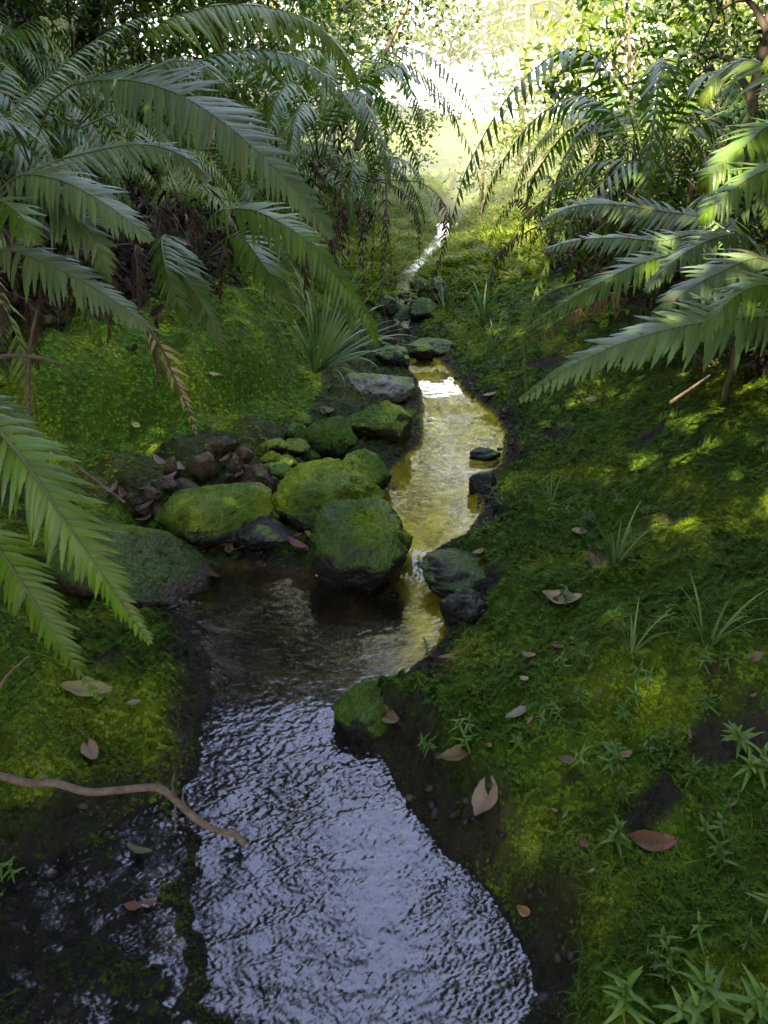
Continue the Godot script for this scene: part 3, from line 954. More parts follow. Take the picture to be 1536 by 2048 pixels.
	hero(g, [at(-160, 900, 1.25), at(-90, 800, 1.35), at(-20, 800, 1.4), at(50, 850, 1.42), at(90, 910, 1.44)], Vector3(-0.15, 1, 0.4), 26, 0.09, 0.018, green, 0.15, 0.7, false)
	hero(g, [at(-160, 900, 1.25), at(-60, 1020, 1.15), at(20, 1130, 1.18), at(80, 1220, 1.2), at(130, 1300, 1.22), at(200, 1400, 1.25)], Vector3(-0.3, 1, 0.4), 30, 0.09, 0.018, green, 0.2, 0.8, false)
	# --- right bank
	var r := thing("fern", "right bank fern with a broad pale frond hanging low over the moss", "fern", at(1640, 650, 2.1))
	hero(r, [at(1640, 650, 2.1), at(1560, 632, 2.0), at(1450, 640, 1.92), at(1350, 655, 1.88), at(1240, 688, 1.88), at(1140, 735, 1.9), at(1040, 800, 1.95)], Vector3(0.05, 1, 0.55), 42, 0.16, 0.036, Color(0.062, 0.098, 0.032), 0.12, 0.6, true)
	hero(r, [at(1640, 650, 2.1), at(1540, 520, 2.2), at(1440, 545, 2.15), at(1350, 600, 2.15), at(1290, 670, 2.2)], Vector3(0.1, 1, 0.4), 34, 0.15, 0.03, pale, 0.15, 0.6, false)
	hero(r, [at(1640, 650, 2.1), at(1600, 590, 1.9), at(1520, 570, 1.8), at(1450, 610, 1.75), at(1410, 680, 1.75)], Vector3(0.1, 1, 0.4), 30, 0.13, 0.028, green, 0.15, 0.8, false)
	var q := thing("fern", "fern on the right bank with stacked silvery fronds reaching over the stream", "fern", at(1500, 500, 2.9))
	hero(q, [at(1500, 500, 2.9), at(1400, 470, 2.75), at(1320, 482, 2.7), at(1240, 476, 2.68), at(1160, 480, 2.68), at(1085, 500, 2.7)], Vector3(0, 1, 0.4), 40, 0.14, 0.026, pale * 1.2, 0.1, 0.6, true)
	hero(q, [at(1500, 500, 2.9), at(1420, 440, 2.95), at(1320, 422, 3.0), at(1220, 408, 3.0), at(1140, 415, 3.0), at(1075, 450, 3.0)], Vector3(0, 1, 0.4), 40, 0.16, 0.028, pale, 0.15, 0.6, true)
	hero(q, [at(1500, 500, 2.9), at(1400, 500, 2.7), at(1300, 520, 2.6), at(1210, 560, 2.6), at(1140, 600, 2.65), at(1050, 660, 2.7)], Vector3(0, 1, 0.3), 40, 0.15, 0.028, green, 0.15, 0.7, false)
	hero(q, [at(1500, 500, 2.9), at(1480, 470, 2.6), at(1420, 480, 2.5), at(1350, 520, 2.45), at(1290, 580, 2.45)], Vector3(0, 1, 0.4), 34, 0.14, 0.026, pale, 0.15, 0.7, false)
	hero(q, [at(1500, 500, 2.9), at(1300, 560, 2.9), at(1200, 600, 2.9), at(1120, 640, 2.9), at(1070, 680, 2.95)], Vector3(0, 1, 0.3), 26, 0.10, 0.02, Color(0.10, 0.045, 0.015), 0.3, 0.5, false, 0.5)
	hero(q, [at(1180, 560, 2.8), at(1090, 590, 2.8), at(1052, 660, 2.8), at(1050, 730, 2.8), at(1055, 800, 2.8)], Vector3(0.3, 0.6, 0.5), 26, 0.06, 0.014, green * 0.7, 0.15, 0.8, false)
	var t := thing("fern", "fern at the upper right edge with dark green fronds against bright leaves", "fern", at(1660, 330, 2.6))
	hero(t, [at(1660, 330, 2.6), at(1560, 250, 2.5), at(1490, 290, 2.45), at(1430, 340, 2.45), at(1400, 380, 2.5)], Vector3(0, 1, 0.3), 30, 0.17, 0.032, green, 0.15, 0.6, false)
	hero(t, [at(1660, 330, 2.6), at(1580, 330, 2.4), at(1510, 350, 2.35), at(1440, 400, 2.35), at(1400, 440, 2.4)], Vector3(0, 1, 0.3), 30, 0.16, 0.03, green * 1.2, 0.15, 0.6, false)
	hero(t, [at(1660, 330, 2.6), at(1590, 180, 2.8), at(1500, 120, 2.9), at(1440, 150, 2.95), at(1400, 210, 3.0)], Vector3(0, 1, 0.2), 30, 0.18, 0.03, lime, 0.2, 0.6, false)
	# --- whole ferns further off
	var kinds := [make_fern(1.0, 9, 5, green * 1.2, 1.0), make_fern(1.0, 10, 6, lime * 1.1, 0.9), make_fern(1.0, 8, 7, green, 1.2), make_fern(1.0, 9, 0, Color(0.085, 0.13, 0.018), 1.1)]
	copy_of(kinds[0], "fern", "dark skirted fern left of the stream, its fronds arching towards the gap", "fern", at(640, 335, 4.9), 0.3, 1.0)
	copy_of(kinds[1], "fern", "lime fern behind the dark skirted fern, lit from behind", "fern", at(690, 240, 6.0), 1.3, 1.1)
	copy_of(kinds[2], "fern", "dead skirted fern hanging over the cascade on its left", "fern", at(715, 430, 5.4), 2.1, 0.72)
	copy_of(kinds[1], "fern", "fern right of the gap under the sparse sapling", "fern", at(1260, 350, 4.6), 0.9, 0.85)
	copy_of(kinds[0], "fern", "fern on the right bank above the stacked silvery fronds", "fern", at(1290, 380, 4.0), 2.9, 1.1)
	copy_of(kinds[2], "fern", "brown skirted fern low on the right of the cascade", "fern", at(1160, 480, 5.0), 1.9, 0.6)
	copy_of(kinds[0], "fern", "fern hanging over the right bank behind the long low frond", "fern", at(1400, 560, 3.6), 0.4, 0.9)
	var w := thing("fern", "withered fern left of the cascade, its dead fronds hanging like ropes before the light", "fern", at(745, 360, 4.9))
	hero(w, [at(745, 360, 4.9), at(770, 385, 4.8), at(772, 460, 4.75), at(764, 560, 4.75), at(772, 650, 4.75)], Vector3(0.2, 0.5, 1), 30, 0.10, 0.022, brown, 0.1, 0.6, false, 0.6)
	hero(w, [at(745, 360, 4.9), at(840, 365, 4.7), at(888, 410, 4.6), at(892, 470, 4.6), at(870, 545, 4.6), at(862, 590, 4.6)], Vector3(0.2, 0.5, 1), 32, 0.09, 0.02, brown, 0.3, 0.6, false, 0.5)
	hero(w, [at(745, 360, 4.9), at(800, 380, 4.8), at(835, 440, 4.75), at(838, 530, 4.75)], Vector3(0.2, 0.5, 1), 26, 0.08, 0.02, brown, 0.2, 0.6, false, 0.6)
	hero(w, [at(745, 360, 4.9), at(725, 420, 4.8), at(720, 500, 4.75), at(735, 600, 4.75)], Vector3(0.2, 0.5, 1), 26, 0.10, 0.022, brown, 0.2, 0.6, false, 0.6)
	var w2 := thing("fern", "withered fern right of the cascade with one dark frond dangling over the bank", "fern", at(1100, 440, 4.6))
	hero(w2, [at(1100, 440, 4.6), at(1045, 470, 4.5), at(1000, 505, 4.5), at(984, 550, 4.5), at(980, 600, 4.5)], Vector3(-0.2, 0.5, 1), 28, 0.09, 0.02, brown, 0.1, 0.6, false, 0.5)
	hero(w2, [at(1100, 440, 4.6), at(1060, 420, 4.5), at(1030, 400, 4.5), at(1010, 440, 4.5)], Vector3(-0.2, 0.5, 1), 22, 0.08, 0.02, brown, 0.1, 0.6, false, 0.5)
	for k in 46:
		var f := rng.randf_range(3.6, 8.5)
		var x := middle(f) - rng.randf_range(1.7, 4.6)
		if f < 6.0: x = minf(x, -2.2)
		var p := Vector3(x, ground(x, f) + 0.15, -f)
		var sw := rng.randf() * TAU
		var ss := rng.randf_range(0.75, 1.15)
		copy_of(kinds[k % 3], "fern", "%s %s fern %s the dark left slope, level with the %s" % ["large" if ss > 0.95 else "smaller", ["green", "lime", "deep green"][k % 3], "low on" if middle(f) - x < 2.6 else ("halfway up" if middle(f) - x < 3.6 else "high on"), "litter heap" if f < 4.6 else ("pale slab" if f < 5.8 else ("cascade" if f < 7.2 else "sunlit grass"))], "fern", p, sw, ss, "ferns crowding the left slope", Vector3(0.35, 1, 0.1))
	for k in 26:
		var f := rng.randf_range(4.0, 8.5)
		var x := middle(f) + rng.randf_range(1.8, 4.2)
		var p := Vector3(x, ground(x, f) + 0.1, -f)
		var sw := rng.randf() * TAU
		var ss := rng.randf_range(0.7, 1.05)
		copy_of(kinds[(k + 1) % 3], "fern", "%s %s fern %s the shrubby right slope, level with the %s" % ["large" if ss > 0.88 else "smaller", ["lime", "deep green", "green"][k % 3], "low on" if x - middle(f) < 2.6 else ("halfway up" if x - middle(f) < 3.5 else "high on"), "pale slab" if f < 5.5 else ("cascade" if f < 7.2 else "sunlit grass")], "fern", p, sw, ss, "ferns on the right slope", Vector3(-0.3, 1, 0.1))
	for k in 26:
		var f := rng.randf_range(8.5, 15.0)
		var x := middle(f) + (1.0 if k % 2 == 0 else -1.0) * rng.randf_range(1.2, 4.0)
		var p := Vector3(x, ground(x, f) + 0.05, -f)
		var sw := rng.randf() * TAU
		var ss := rng.randf_range(0.6, 1.1)
		copy_of(kinds[3], "fern", "%s sunlit fern %s the far water, %s the cascade" % ["large" if ss > 0.88 else ("middling" if ss > 0.74 else "small"), "well right of" if x - middle(f) > 2.4 else ("just right of" if x > middle(f) else ("just left of" if middle(f) - x < 2.4 else "well left of")), "just beyond" if f < 10.8 else ("some way beyond" if f < 13.0 else "far beyond")], "fern", p, sw, ss, "sunlit ferns beyond the cascade")
	for o in kinds: o.free()

func build_trees() -> void:
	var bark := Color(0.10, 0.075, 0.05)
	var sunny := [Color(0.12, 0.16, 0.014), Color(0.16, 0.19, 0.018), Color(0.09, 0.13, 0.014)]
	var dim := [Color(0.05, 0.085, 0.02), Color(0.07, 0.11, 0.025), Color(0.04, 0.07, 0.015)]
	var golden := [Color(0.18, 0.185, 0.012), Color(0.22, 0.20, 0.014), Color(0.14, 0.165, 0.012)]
	# saplings and trees in view
	tree("leaning_sapling", "thin sapling leaning right out of the ferns, left of the bright gap", "tree", "", [at(712, 300, 6.5), at(750, 170, 6.5), at(800, 40, 6.6), at(850, -120, 6.8)], 0.028, 0.015, [[at(760, 10, 6.6), Vector3(0.7, 0.4, 0.6), 0.8], [at(850, -40, 6.8), Vector3(0.6, 0.45, 0.6), 0.9], [at(680, 20, 7.0), Vector3(0.6, 0.4, 0.6), 0.85]], 0.05, 700, dim, bark)
	tree("bare_stem", "slender stem standing alone in the white gap", "tree", "", [at(1040, 330, 12.0), at(1052, 120, 12.0), at(1058, 0, 12.0), at(1052, -150, 12.0)], 0.05, 0.03, [[at(985, 90, 12.0), Vector3(0.7, 0.8, 0.6), 0.7], [at(930, 20, 12.0), Vector3(0.7, 0.6, 0.6), 0.8], [at(1100, -30, 12.0), Vector3(0.9, 0.5, 0.6), 0.9], [at(1000, 190, 12.0), Vector3(0.5, 0.35, 0.5), 0.4], [at(900, 130, 12.0), Vector3(0.55, 0.5, 0.5), 0.6], [at(1110, 150, 12.0), Vector3(0.5, 0.6, 0.5), 0.5], [at(860, 60, 12.0), Vector3(0.6, 0.5, 0.5), 0.8], [at(1160, 60, 12.0), Vector3(0.6, 0.7, 0.5), 0.7]], 0.08, 80, sunny, bark)
	tree("sapling", "sparse sapling with dark heart shaped leaves right of the white gap", "tree", "", [at(1270, 330, 5.2), at(1262, 200, 5.2), at(1256, 60, 5.2), at(1250, -80, 5.2)], 0.016, 0.008, [[at(1180, 120, 5.2), Vector3(0.32, 0.28, 0.3), 0.4], [at(1250, 40, 5.2), Vector3(0.35, 0.22, 0.3), 0.6], [at(1150, 190, 5.1), Vector3(0.26, 0.18, 0.3), 0.3], [at(1320, 90, 5.2), Vector3(0.3, 0.25, 0.3), 0.5], [at(1280, 210, 5.2), Vector3(0.3, 0.2, 0.3), 0.3], [at(1210, -20, 5.2), Vector3(0.4, 0.2, 0.3), 0.8]], 0.055, 170, dim, bark)
	tree("edge_tree", "crooked brown tree at the right edge", "tree", "", [at(1500, 430, 3.6), at(1488, 300, 3.6), at(1505, 200, 3.6), at(1530, 90, 3.6), at(1570, -60, 3.7)], 0.032, 0.02, [[at(1440, 20, 3.7), Vector3(0.4, 0.3, 0.4), 0.8], [at(1540, 60, 3.8), Vector3(0.4, 0.3, 0.4), 0.7], [at(1400, 120, 4.0), Vector3(0.3, 0.3, 0.3), 0.5]], 0.045, 260, dim, bark * 0.5)
	# haze volume added for the overexposed glow at the open end of the gully
	var air := FogVolume.new()
	air.name = "added_glow_haze"
	air.size = Vector3(16, 9, 13)
	air.position = Vector3(1.5, 4.6, -16.0)
	var air_look := FogMaterial.new()
	air_look.density = 0.032
	air_look.albedo = Color(1.0, 1.0, 0.80)
	air.material = air_look
	add_child(air)
	tag(air, "pale haze added for the glow in the open end of the gully", "haze", "", "stuff")
	# bright trees beyond the cascade
	var far := [[-4.2, 14.0, 3.8], [-2.4, 17.0, 4.2], [5.6, 15.0, 3.0], [8.0, 17.5, 4.2], [-5.5, 20.0, 5.2], [7.4, 13.0, 3.2], [3.5, 10.2, 2.5], [3.0, 12.6, 2.3], [4.9, 11.4, 3.0], [-2.0, 10.4, 2.5], [-1.5, 12.8, 2.0]]
	for k in far.size():
		var q: Array = far[k]
		var y := ground(q[0], q[1])
		var b := Vector3(q[0], y, -q[1])
		var h: float = q[2]
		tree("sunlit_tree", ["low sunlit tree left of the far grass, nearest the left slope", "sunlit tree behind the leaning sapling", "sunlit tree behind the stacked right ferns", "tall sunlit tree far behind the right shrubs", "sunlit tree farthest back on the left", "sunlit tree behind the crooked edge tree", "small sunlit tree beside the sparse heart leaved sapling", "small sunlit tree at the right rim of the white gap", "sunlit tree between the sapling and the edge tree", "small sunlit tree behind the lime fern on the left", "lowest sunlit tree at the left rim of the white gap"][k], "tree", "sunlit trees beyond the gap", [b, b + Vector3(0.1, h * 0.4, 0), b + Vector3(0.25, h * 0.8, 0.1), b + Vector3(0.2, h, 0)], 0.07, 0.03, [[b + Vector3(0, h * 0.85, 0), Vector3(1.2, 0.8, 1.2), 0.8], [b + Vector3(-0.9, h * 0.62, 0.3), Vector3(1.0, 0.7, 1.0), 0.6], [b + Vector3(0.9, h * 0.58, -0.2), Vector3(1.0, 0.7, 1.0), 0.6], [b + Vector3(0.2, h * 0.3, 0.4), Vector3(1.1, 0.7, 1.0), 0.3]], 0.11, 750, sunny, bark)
	# shrubs
	var bushes := [[at(1330, 330, 5.5), 0.5, dim], [at(1440, 300, 5.0), 0.5, dim], [at(1230, 400, 5.0), 0.42, dim], [at(1500, 420, 4.2), 0.4, dim], [at(1150, 420, 6.5), 0.45, sunny], [at(1380, 430, 4.4), 0.35, dim], [at(1420, 520, 3.9), 0.3, dim], [at(1480, 620, 3.3), 0.25, dim]]
	for k in bushes.size():
		var q: Array = bushes[k]
		var c: Vector3 = q[0]
		var b := Vector3(c.x, minf(ground(c.x, -c.z), c.y - 0.2), c.z)
		var r: float = q[1]
		tree("shrub", ["shrub at the foot of the sparse heart leaved sapling", "shrub in front of the crooked edge tree", "shrub above the stacked silvery fronds, nearest the gap", "shrub at the right edge under the crooked tree", "sunlit shrub at the right rim of the gap, behind the ferns", "shrub behind the stacked silvery fronds", "low shrub over the brown frond on the right bank", "lowest shrub at the right edge above the long low frond"][k], "shrub", "", [b, b.lerp(c, 0.5), c, c + Vector3(0, r * 0.5, 0)], 0.014, 0.006, [[c, Vector3(r, r * 0.8, r), 0.6], [c + Vector3(r * 0.7, r * 0.5, 0), Vector3(r, r * 0.7, r) * 0.7, 0.8], [c + Vector3(-r * 0.7, -r * 0.2, 0.1), Vector3(r, r * 0.7, r) * 0.7, 0.4]], 0.034, 480, q[2], bark)
	var dusk := [[40, 60, 6.5, "dark bush in the top left corner between two trunks"], [-60, 40, 6.0, "dark bush at the left edge above the ferns"], [140, 40, 7.2, "dark bush behind the right one of the two dark trunks"], [270, 25, 8.0, "dark bush behind the long lime frond"], [400, 20, 8.6, "dark bush above the long lime frond near the top edge"], [540, 40, 8.4, "dark bush left of the leaning sapling"]]
	for q in dusk:
		var c := at(q[0], q[1], q[2])
		var b := Vector3(c.x, minf(ground(c.x, -c.z), c.y - 0.3), c.z)
		tree("dark_bush", q[3], "shrub", "", [b, b.lerp(c, 0.5), c, c + Vector3(0, 0.4, 0)], 0.02, 0.01, [[c, Vector3(0.7, 0.6, 0.7), 0.6], [c + Vector3(0.5, 0.5, 0), Vector3(0.6, 0.5, 0.6), 0.8], [c + Vector3(-0.5, 0.2, 0.2), Vector3(0.6, 0.5, 0.6), 0.5], [c + Vector3(0.1, -0.6, 0.3), Vector3(0.6, 0.5, 0.6), 0.3]], 0.07, 420, dim, bark * 0.5)
	for k in 14:
		var f := rng.randf_range(9.5, 16.0)
		var x := middle(f) + rng.randf_range(0.5, 4.0) * (1.0 if k % 2 else -1.0)
		var y := ground(x, f)
		var c := Vector3(x, y + rng.randf_range(0.4, 0.9), -f)
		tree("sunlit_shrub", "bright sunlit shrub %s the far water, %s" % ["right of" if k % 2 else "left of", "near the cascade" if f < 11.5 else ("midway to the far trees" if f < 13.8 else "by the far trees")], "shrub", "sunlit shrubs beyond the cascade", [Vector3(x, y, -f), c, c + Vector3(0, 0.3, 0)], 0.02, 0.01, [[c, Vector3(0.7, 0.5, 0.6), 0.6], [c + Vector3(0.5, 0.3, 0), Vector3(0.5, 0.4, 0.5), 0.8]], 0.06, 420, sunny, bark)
	# forest on the dark left slope
	var spots := [[-4.3, 3.2, 7.0], [-4.8, 5.0, 7.4], [-5.6, 6.5, 7.8], [-6.6, 4.2, 9.2], [-6.2, 2.0, 9.0], [-4.4, 0.8, 7.0], [-7.8, 7.6, 9.5], [-8.2, 5.2, 10.5], [-7.6, 2.8, 10.0], [-4.6, 7.6, 6.2], [-6.0, 9.2, 6.5], [-3.9, -1.2, 7.0], [-9.5, 9.0, 10.5]]
	for q in spots:
		var y := ground(q[0], q[1])
		var b := Vector3(q[0], y, -q[1])
		var h: float = maxf(q[2] - y, 2.6)
		tree("forest_tree", "dark forest tree on top of the left slope", "tree", "forest trees on the left slope", [b, b + Vector3(0.1, h * 0.3, 0), b + Vector3(0.3, h * 0.65, 0.1), b + Vector3(0.5, h, 0)], 0.13, 0.06, [[b + Vector3(0.6, h * 0.3, 0.2), Vector3(1.3, 0.9, 1.3), 0.3], [b + Vector3(-0.3, h * 0.5, 0), Vector3(1.6, 1.0, 1.6), 0.45], [b + Vector3(0.9, h * 0.7, 0.3), Vector3(1.7, 1.0, 1.7), 0.7], [b + Vector3(0.2, h * 0.85, -0.5), Vector3(1.8, 1.0, 1.8), 0.85], [b + Vector3(0.5, h, 0), Vector3(1.5, 0.9, 1.5), 1.0]], 0.15, 1300, dim, bark * 0.6)
	# limbs of two leaning trees that hang over the pool from the left
	for q in [[-3.4, 5.6, -1.9, 6.4, 5.0], [-3.6, 7.0, -2.3, 7.6, 5.6], [-3.5, 4.2, -2.6, 5.0, 4.2], [-3.4, 8.4, -1.3, 8.2, 4.4], [-3.2, 9.4, -0.7, 9.0, 5.3]]:
		var y := ground(q[0], q[1])
		var b := Vector3(q[0], y, -q[1])
		var top := Vector3(q[2], q[4], -q[3])
		tree("overhanging_tree", "dark tree leaning out over the pool from the left slope", "tree", "trees leaning over the pool", [b, b.lerp(top, 0.4) + Vector3(-0.4, 0.5, 0), b.lerp(top, 0.75) + Vector3(-0.2, 0.3, 0), top], 0.11, 0.05, [[top, Vector3(1.0, 0.7, 1.2), 1.0], [top + Vector3(-0.9, 0.4, 0.3), Vector3(1.1, 0.7, 1.2), 0.8], [top + Vector3(-0.6, -0.7, -0.4), Vector3(0.9, 0.6, 1.1), 0.75]], 0.12, 1300, dim, bark * 0.6)
	# tall trees in the sun at the end of the gully
	for q in [[-1.9, 15.5, 8.5, 2.5], [3.1, 17.0, 10.0, -0.6], [-1.2, 20.0, 10.5, 1.8], [5.6, 16.0, 10.0, -0.8], [-3.2, 18.0, 9.0, 0.6], [4.4, 20.5, 10.5, 0.0]]:
		var y := ground(q[0], q[1])
		var b := Vector3(q[0], y, -q[1])
		var h: float = q[2]
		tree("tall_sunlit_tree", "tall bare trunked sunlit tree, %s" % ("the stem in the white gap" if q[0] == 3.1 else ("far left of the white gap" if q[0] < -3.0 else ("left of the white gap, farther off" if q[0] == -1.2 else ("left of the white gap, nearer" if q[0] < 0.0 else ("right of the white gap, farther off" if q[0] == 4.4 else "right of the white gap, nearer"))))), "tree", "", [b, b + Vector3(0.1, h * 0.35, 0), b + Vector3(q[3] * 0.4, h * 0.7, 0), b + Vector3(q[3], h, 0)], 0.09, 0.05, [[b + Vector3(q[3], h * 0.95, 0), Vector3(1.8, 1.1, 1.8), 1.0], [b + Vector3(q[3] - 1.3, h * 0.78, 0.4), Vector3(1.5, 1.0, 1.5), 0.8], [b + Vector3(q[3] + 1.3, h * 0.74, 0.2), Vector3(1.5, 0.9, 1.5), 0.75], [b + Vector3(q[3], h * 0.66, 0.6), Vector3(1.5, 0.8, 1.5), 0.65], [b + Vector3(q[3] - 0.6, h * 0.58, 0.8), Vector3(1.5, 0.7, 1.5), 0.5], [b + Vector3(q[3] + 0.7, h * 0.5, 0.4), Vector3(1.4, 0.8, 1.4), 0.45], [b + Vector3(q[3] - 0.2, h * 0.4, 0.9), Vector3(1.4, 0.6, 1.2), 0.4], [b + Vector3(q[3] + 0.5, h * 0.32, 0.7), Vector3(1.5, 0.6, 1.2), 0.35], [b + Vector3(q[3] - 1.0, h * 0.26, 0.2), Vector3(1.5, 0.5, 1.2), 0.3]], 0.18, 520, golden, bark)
	for q in [[1.9, 0.6, 0.9, 1.3, 5.2], [2.2, 2.6, 1.5, 3.2, 5.6], [-2.2, 0.4, -0.9, 1.0, 5.4], [1.6, -1.4, 0.3, -0.6, 5.0], [-1.9, -0.9, -0.6, -1.0, 5.3]]:  # unseen boughs added to put dark specks in the near water reflection
		var y := ground(q[0], q[1])
		var b := Vector3(q[0] * 1.5, y, -q[1])
		var top := Vector3(q[2], q[4], -q[3])
		tree("added_slender_tree", "slender tree added out of view to darken the near water reflection", "tree", "added slender trees over the near water", [b, b.lerp(top, 0.4), b.lerp(top, 0.8) + Vector3(0, 0.4, 0), top], 0.06, 0.03, [[top, Vector3(1.1, 0.4, 1.1), 1.0], [top + Vector3(0.8, -0.3, -0.7), Vector3(0.9, 0.4, 0.9), 0.85]], 0.12, 620, dim, bark * 0.6)
	# unseen trees added round the viewer to keep sun and sky off the banks
	for q in [[4.4, 3.2], [5.2, 5.4], [4.2, 1.0], [3.9, -1.2], [6.4, 7.4], [6.2, 2.2], [3.4, 2.2], [3.3, 4.6], [-2.6, 0.2], [-2.9, 2.0], [-2.4, -1.8], [-1.3, -5.2], [0.3, -4.4], [1.4, -5.4], [-2.2, -6.2], [1.8, -3.2], [-1.0, -3.6], [4.0, -4.4], [-3.4, -4.0], [0.5, -6.0]]:
		var y := ground(q[0], q[1])
		var b := Vector3(q[0], y, -q[1])
		var top := b + Vector3(-0.5 if q[0] > 2.0 else 0.0, 5.6 - y, 0.2)
		tree("added_shade_tree", "unseen leafy tree added behind or beside the viewer to shade the banks", "tree", "added trees standing round the viewer", [b, b.lerp(top, 0.4) + Vector3(0.3, 0, 0), b.lerp(top, 0.8), top], 0.14, 0.07, [[top, Vector3(1.8, 0.9, 1.8), 0.95], [top + Vector3(-0.6, -1.2, 0.8), Vector3(1.5, 0.8, 1.5), 0.8], [top + Vector3(0.8, -1.6, -1.0), Vector3(1.6, 0.8, 1.6), 0.75], [top + Vector3(0.2, -2.6, 0.3), Vector3(1.5, 0.8, 1.5), 0.5]], 0.16, 1600, dim, bark)

func build_small_plants() -> void:
	var herb := Color(0.055, 0.105, 0.013)
	# moss and ground cover, thinning out with distance
	var sets := [[M.sprig_mesh, "moss", "fine green moss coating the banks", 205000, 0], [M.round_mesh, "creeping_herb", "creeping small round leaved herb over the moss", 22000, 1], [M.grass_mesh, "grass", "short grass blades sprouting from the moss", 4500, 2]]
	for st in sets:
		var tr := []
		var co := []
		var tries := 0
		while tr.size() < st[3] and tries < st[3] * 4:
			tries += 1
			var f := 0.55 * pow(16.0, pow(rng.randf(), 0.9))
			var x := rng.randf_range(-1.0, 1.0) * (0.55 + f * 0.52)
			var d := shore(x, f)
			if d < 0.0 and f > 1.7: continue
			var y := ground(x, f)
			if y < surface(x, f) + 0.004: continue
			var m := moss_mask(x, f, maxf(d, 0.05))
			var k := n_patch.get_noise_2d(x * 1.5 + 5.0 * st[4], f * 1.5 + 90.0)
			var sz := (0.0032 + 0.0019 * f) * rng.randf_range(0.7, 1.4)
			var c := moss_color(x, -f) * 1.25
			if st[4] == 0:
				if rng.randf() > m * 1.1:
					if d > 0.3 or rng.randf() > 0.7: continue
					c = Color(0.022, 0.030, 0.007)
					sz *= 0.8
				elif m < 0.8: c = c * lerpf(0.4, 1.0, m)
			elif st[4] == 1:
				if x < middle(f) and f > 2.4: continue
				if m < 0.5 or k < (0.08 if f < 4.2 else -0.35): continue
				if f > 4.2: sz *= 1.3
				sz *= 1.15
				c = c.lerp(Color(0.06, 0.10, 0.03), 0.5)
			else:
				if m < 0.4 or k < 0.05 or x < middle(f): continue
				sz = rng.randf_range(0.018, 0.04) + 0.004 * f
				c = Color(0.05, 0.088, 0.012)
			var p := Vector3(x, y, -f)
			var nn := slope(p)
			tr.append(facing(nn + Vector3(rng.randf_range(-0.35, 0.35), 0.25, rng.randf_range(-0.35, 0.35)), rng.randf() * TAU, Vector3(sz, sz * rng.randf_range(0.7, 1.3), sz), p))
			co.append(tint(c, 0.35))
		var o := scatter(st[1], st[0], M.moss, tr, co, self)
		tag(o, st[2], st[1].replace("_", " "), "", "stuff")
	# leafy rosettes, one by one
	var kinds := [make_rosette(14, herb, 0.95), make_rosette(12, herb * 1.2, 0.8, 3), make_rosette(17, herb * 0.85, 0.75), make_rosette(11, herb, 1.1, 2), make_rosette(14, Color(0.085, 0.155, 0.025), 0.9, 2), make_rosette(16, Color(0.08, 0.15, 0.022), 0.85)]
	var told := [
		[1240, 1432, 1.1, "star shaped herb by itself between the two mossy humps"], [1190, 1530, 1.15, "leafy herb left of a pair beside the tan leaf"], [1232, 1548, 1.1, "leafy herb right of a pair beside the tan leaf"],
		[1225, 1692, 1.2, "star shaped herb left of the long red brown leaf"], [928, 1482, 0.9, "small herb behind the broad tan leaf"], [870, 1500, 1.0, "herb at the left tip of the broad tan leaf"],
		[1040, 1490, 0.8, "tiny herb on the moss below the grey leaf"], [1275, 1380, 0.95, "tall stemmed herb on the edge of the bare earth"], [855, 1315, 1.0, "wispy herb at the water edge over the white reflection"],
		[1490, 1490, 1.5, "large bright herb high on the right edge"], [1500, 1570, 1.4, "large bright herb under the highest one at the right edge"], [1250, 2050, 1.5, "bright herb at the bottom edge, leftmost of the corner clump"],
		[1350, 2060, 1.4, "bright herb at the bottom edge, second in the corner clump"], [1440, 2030, 1.7, "tallest bright herb of the bottom right corner clump"], [1520, 2010, 1.6, "bright herb in the very bottom right corner"],
		[1530, 1830, 1.3, "bright herb at the right edge above the corner clump"], [12, 1775, 1.0, "small herb at the left edge above the thin film of water"]]
	for k in told.size():
		var q: Array = told[k]
		var p := spot(q[0], q[1])
		copy_of(kinds[4 + k % 2] if q[2] > 1.25 else kinds[k % 3], "leafy_herb", q[3], "herb", p - Vector3(0, 0.004, 0), rng.randf() * TAU, q[2], "", (slope(p) + Vector3.UP + Vector3(0, 0, 0.3)).normalized())
	var more := [[1150, 1410], [1100, 1440], [1340, 1490], [1300, 1510], [1130, 1345], [980, 1065], [1180, 1040], [1240, 1010], [1000, 1015], [1120, 1030], [1170, 1330], [1330, 1500], [1260, 1600], [1020, 1000], [1210, 990], [1290, 1030], [1100, 1060], [950, 1075], [1160, 1065], [1350, 1250], [1420, 1420], [1440, 1330], [1240, 1270], [1130, 1200], [1060, 1010], [1160, 1000], [1380, 1570], [1420, 1660], [1460, 1740], [1370, 1900], [1490, 1900], [1310, 1960], [930, 690], [1000, 690], [960, 650], [1010, 640], [900, 660], [990, 740]]
	for k in more.size():
		var p := spot(more[k][0] + rng.randf_range(-8, 8), more[k][1])
		copy_of(kinds[k % 4], "leafy_herb", "%s right bank herb %s, %s" % [["single stemmed", "three stemmed", "many leaved", "two stemmed"][k % 4], "by the water" if shore(p.x, -p.z) < 0.3 else ("a little up the bank" if shore(p.x, -p.z) < 0.65 else "well up the bank"), "beside the upper shallow" if p.z < -3.6 else ("level with the front boulder" if p.z < -2.3 else ("level with the black pool" if p.z < -1.7 else "beside the fast water"))], "herb", p - Vector3(0, 0.006, 0), rng.randf() * TAU, rng.randf_range(0.7, 1.1) * (1.0 if p.z > -3.0 else 1.4), "herbs in the right bank moss", (slope(p) + Vector3.UP).normalized())
	var blades := []
	var blade_tints := []
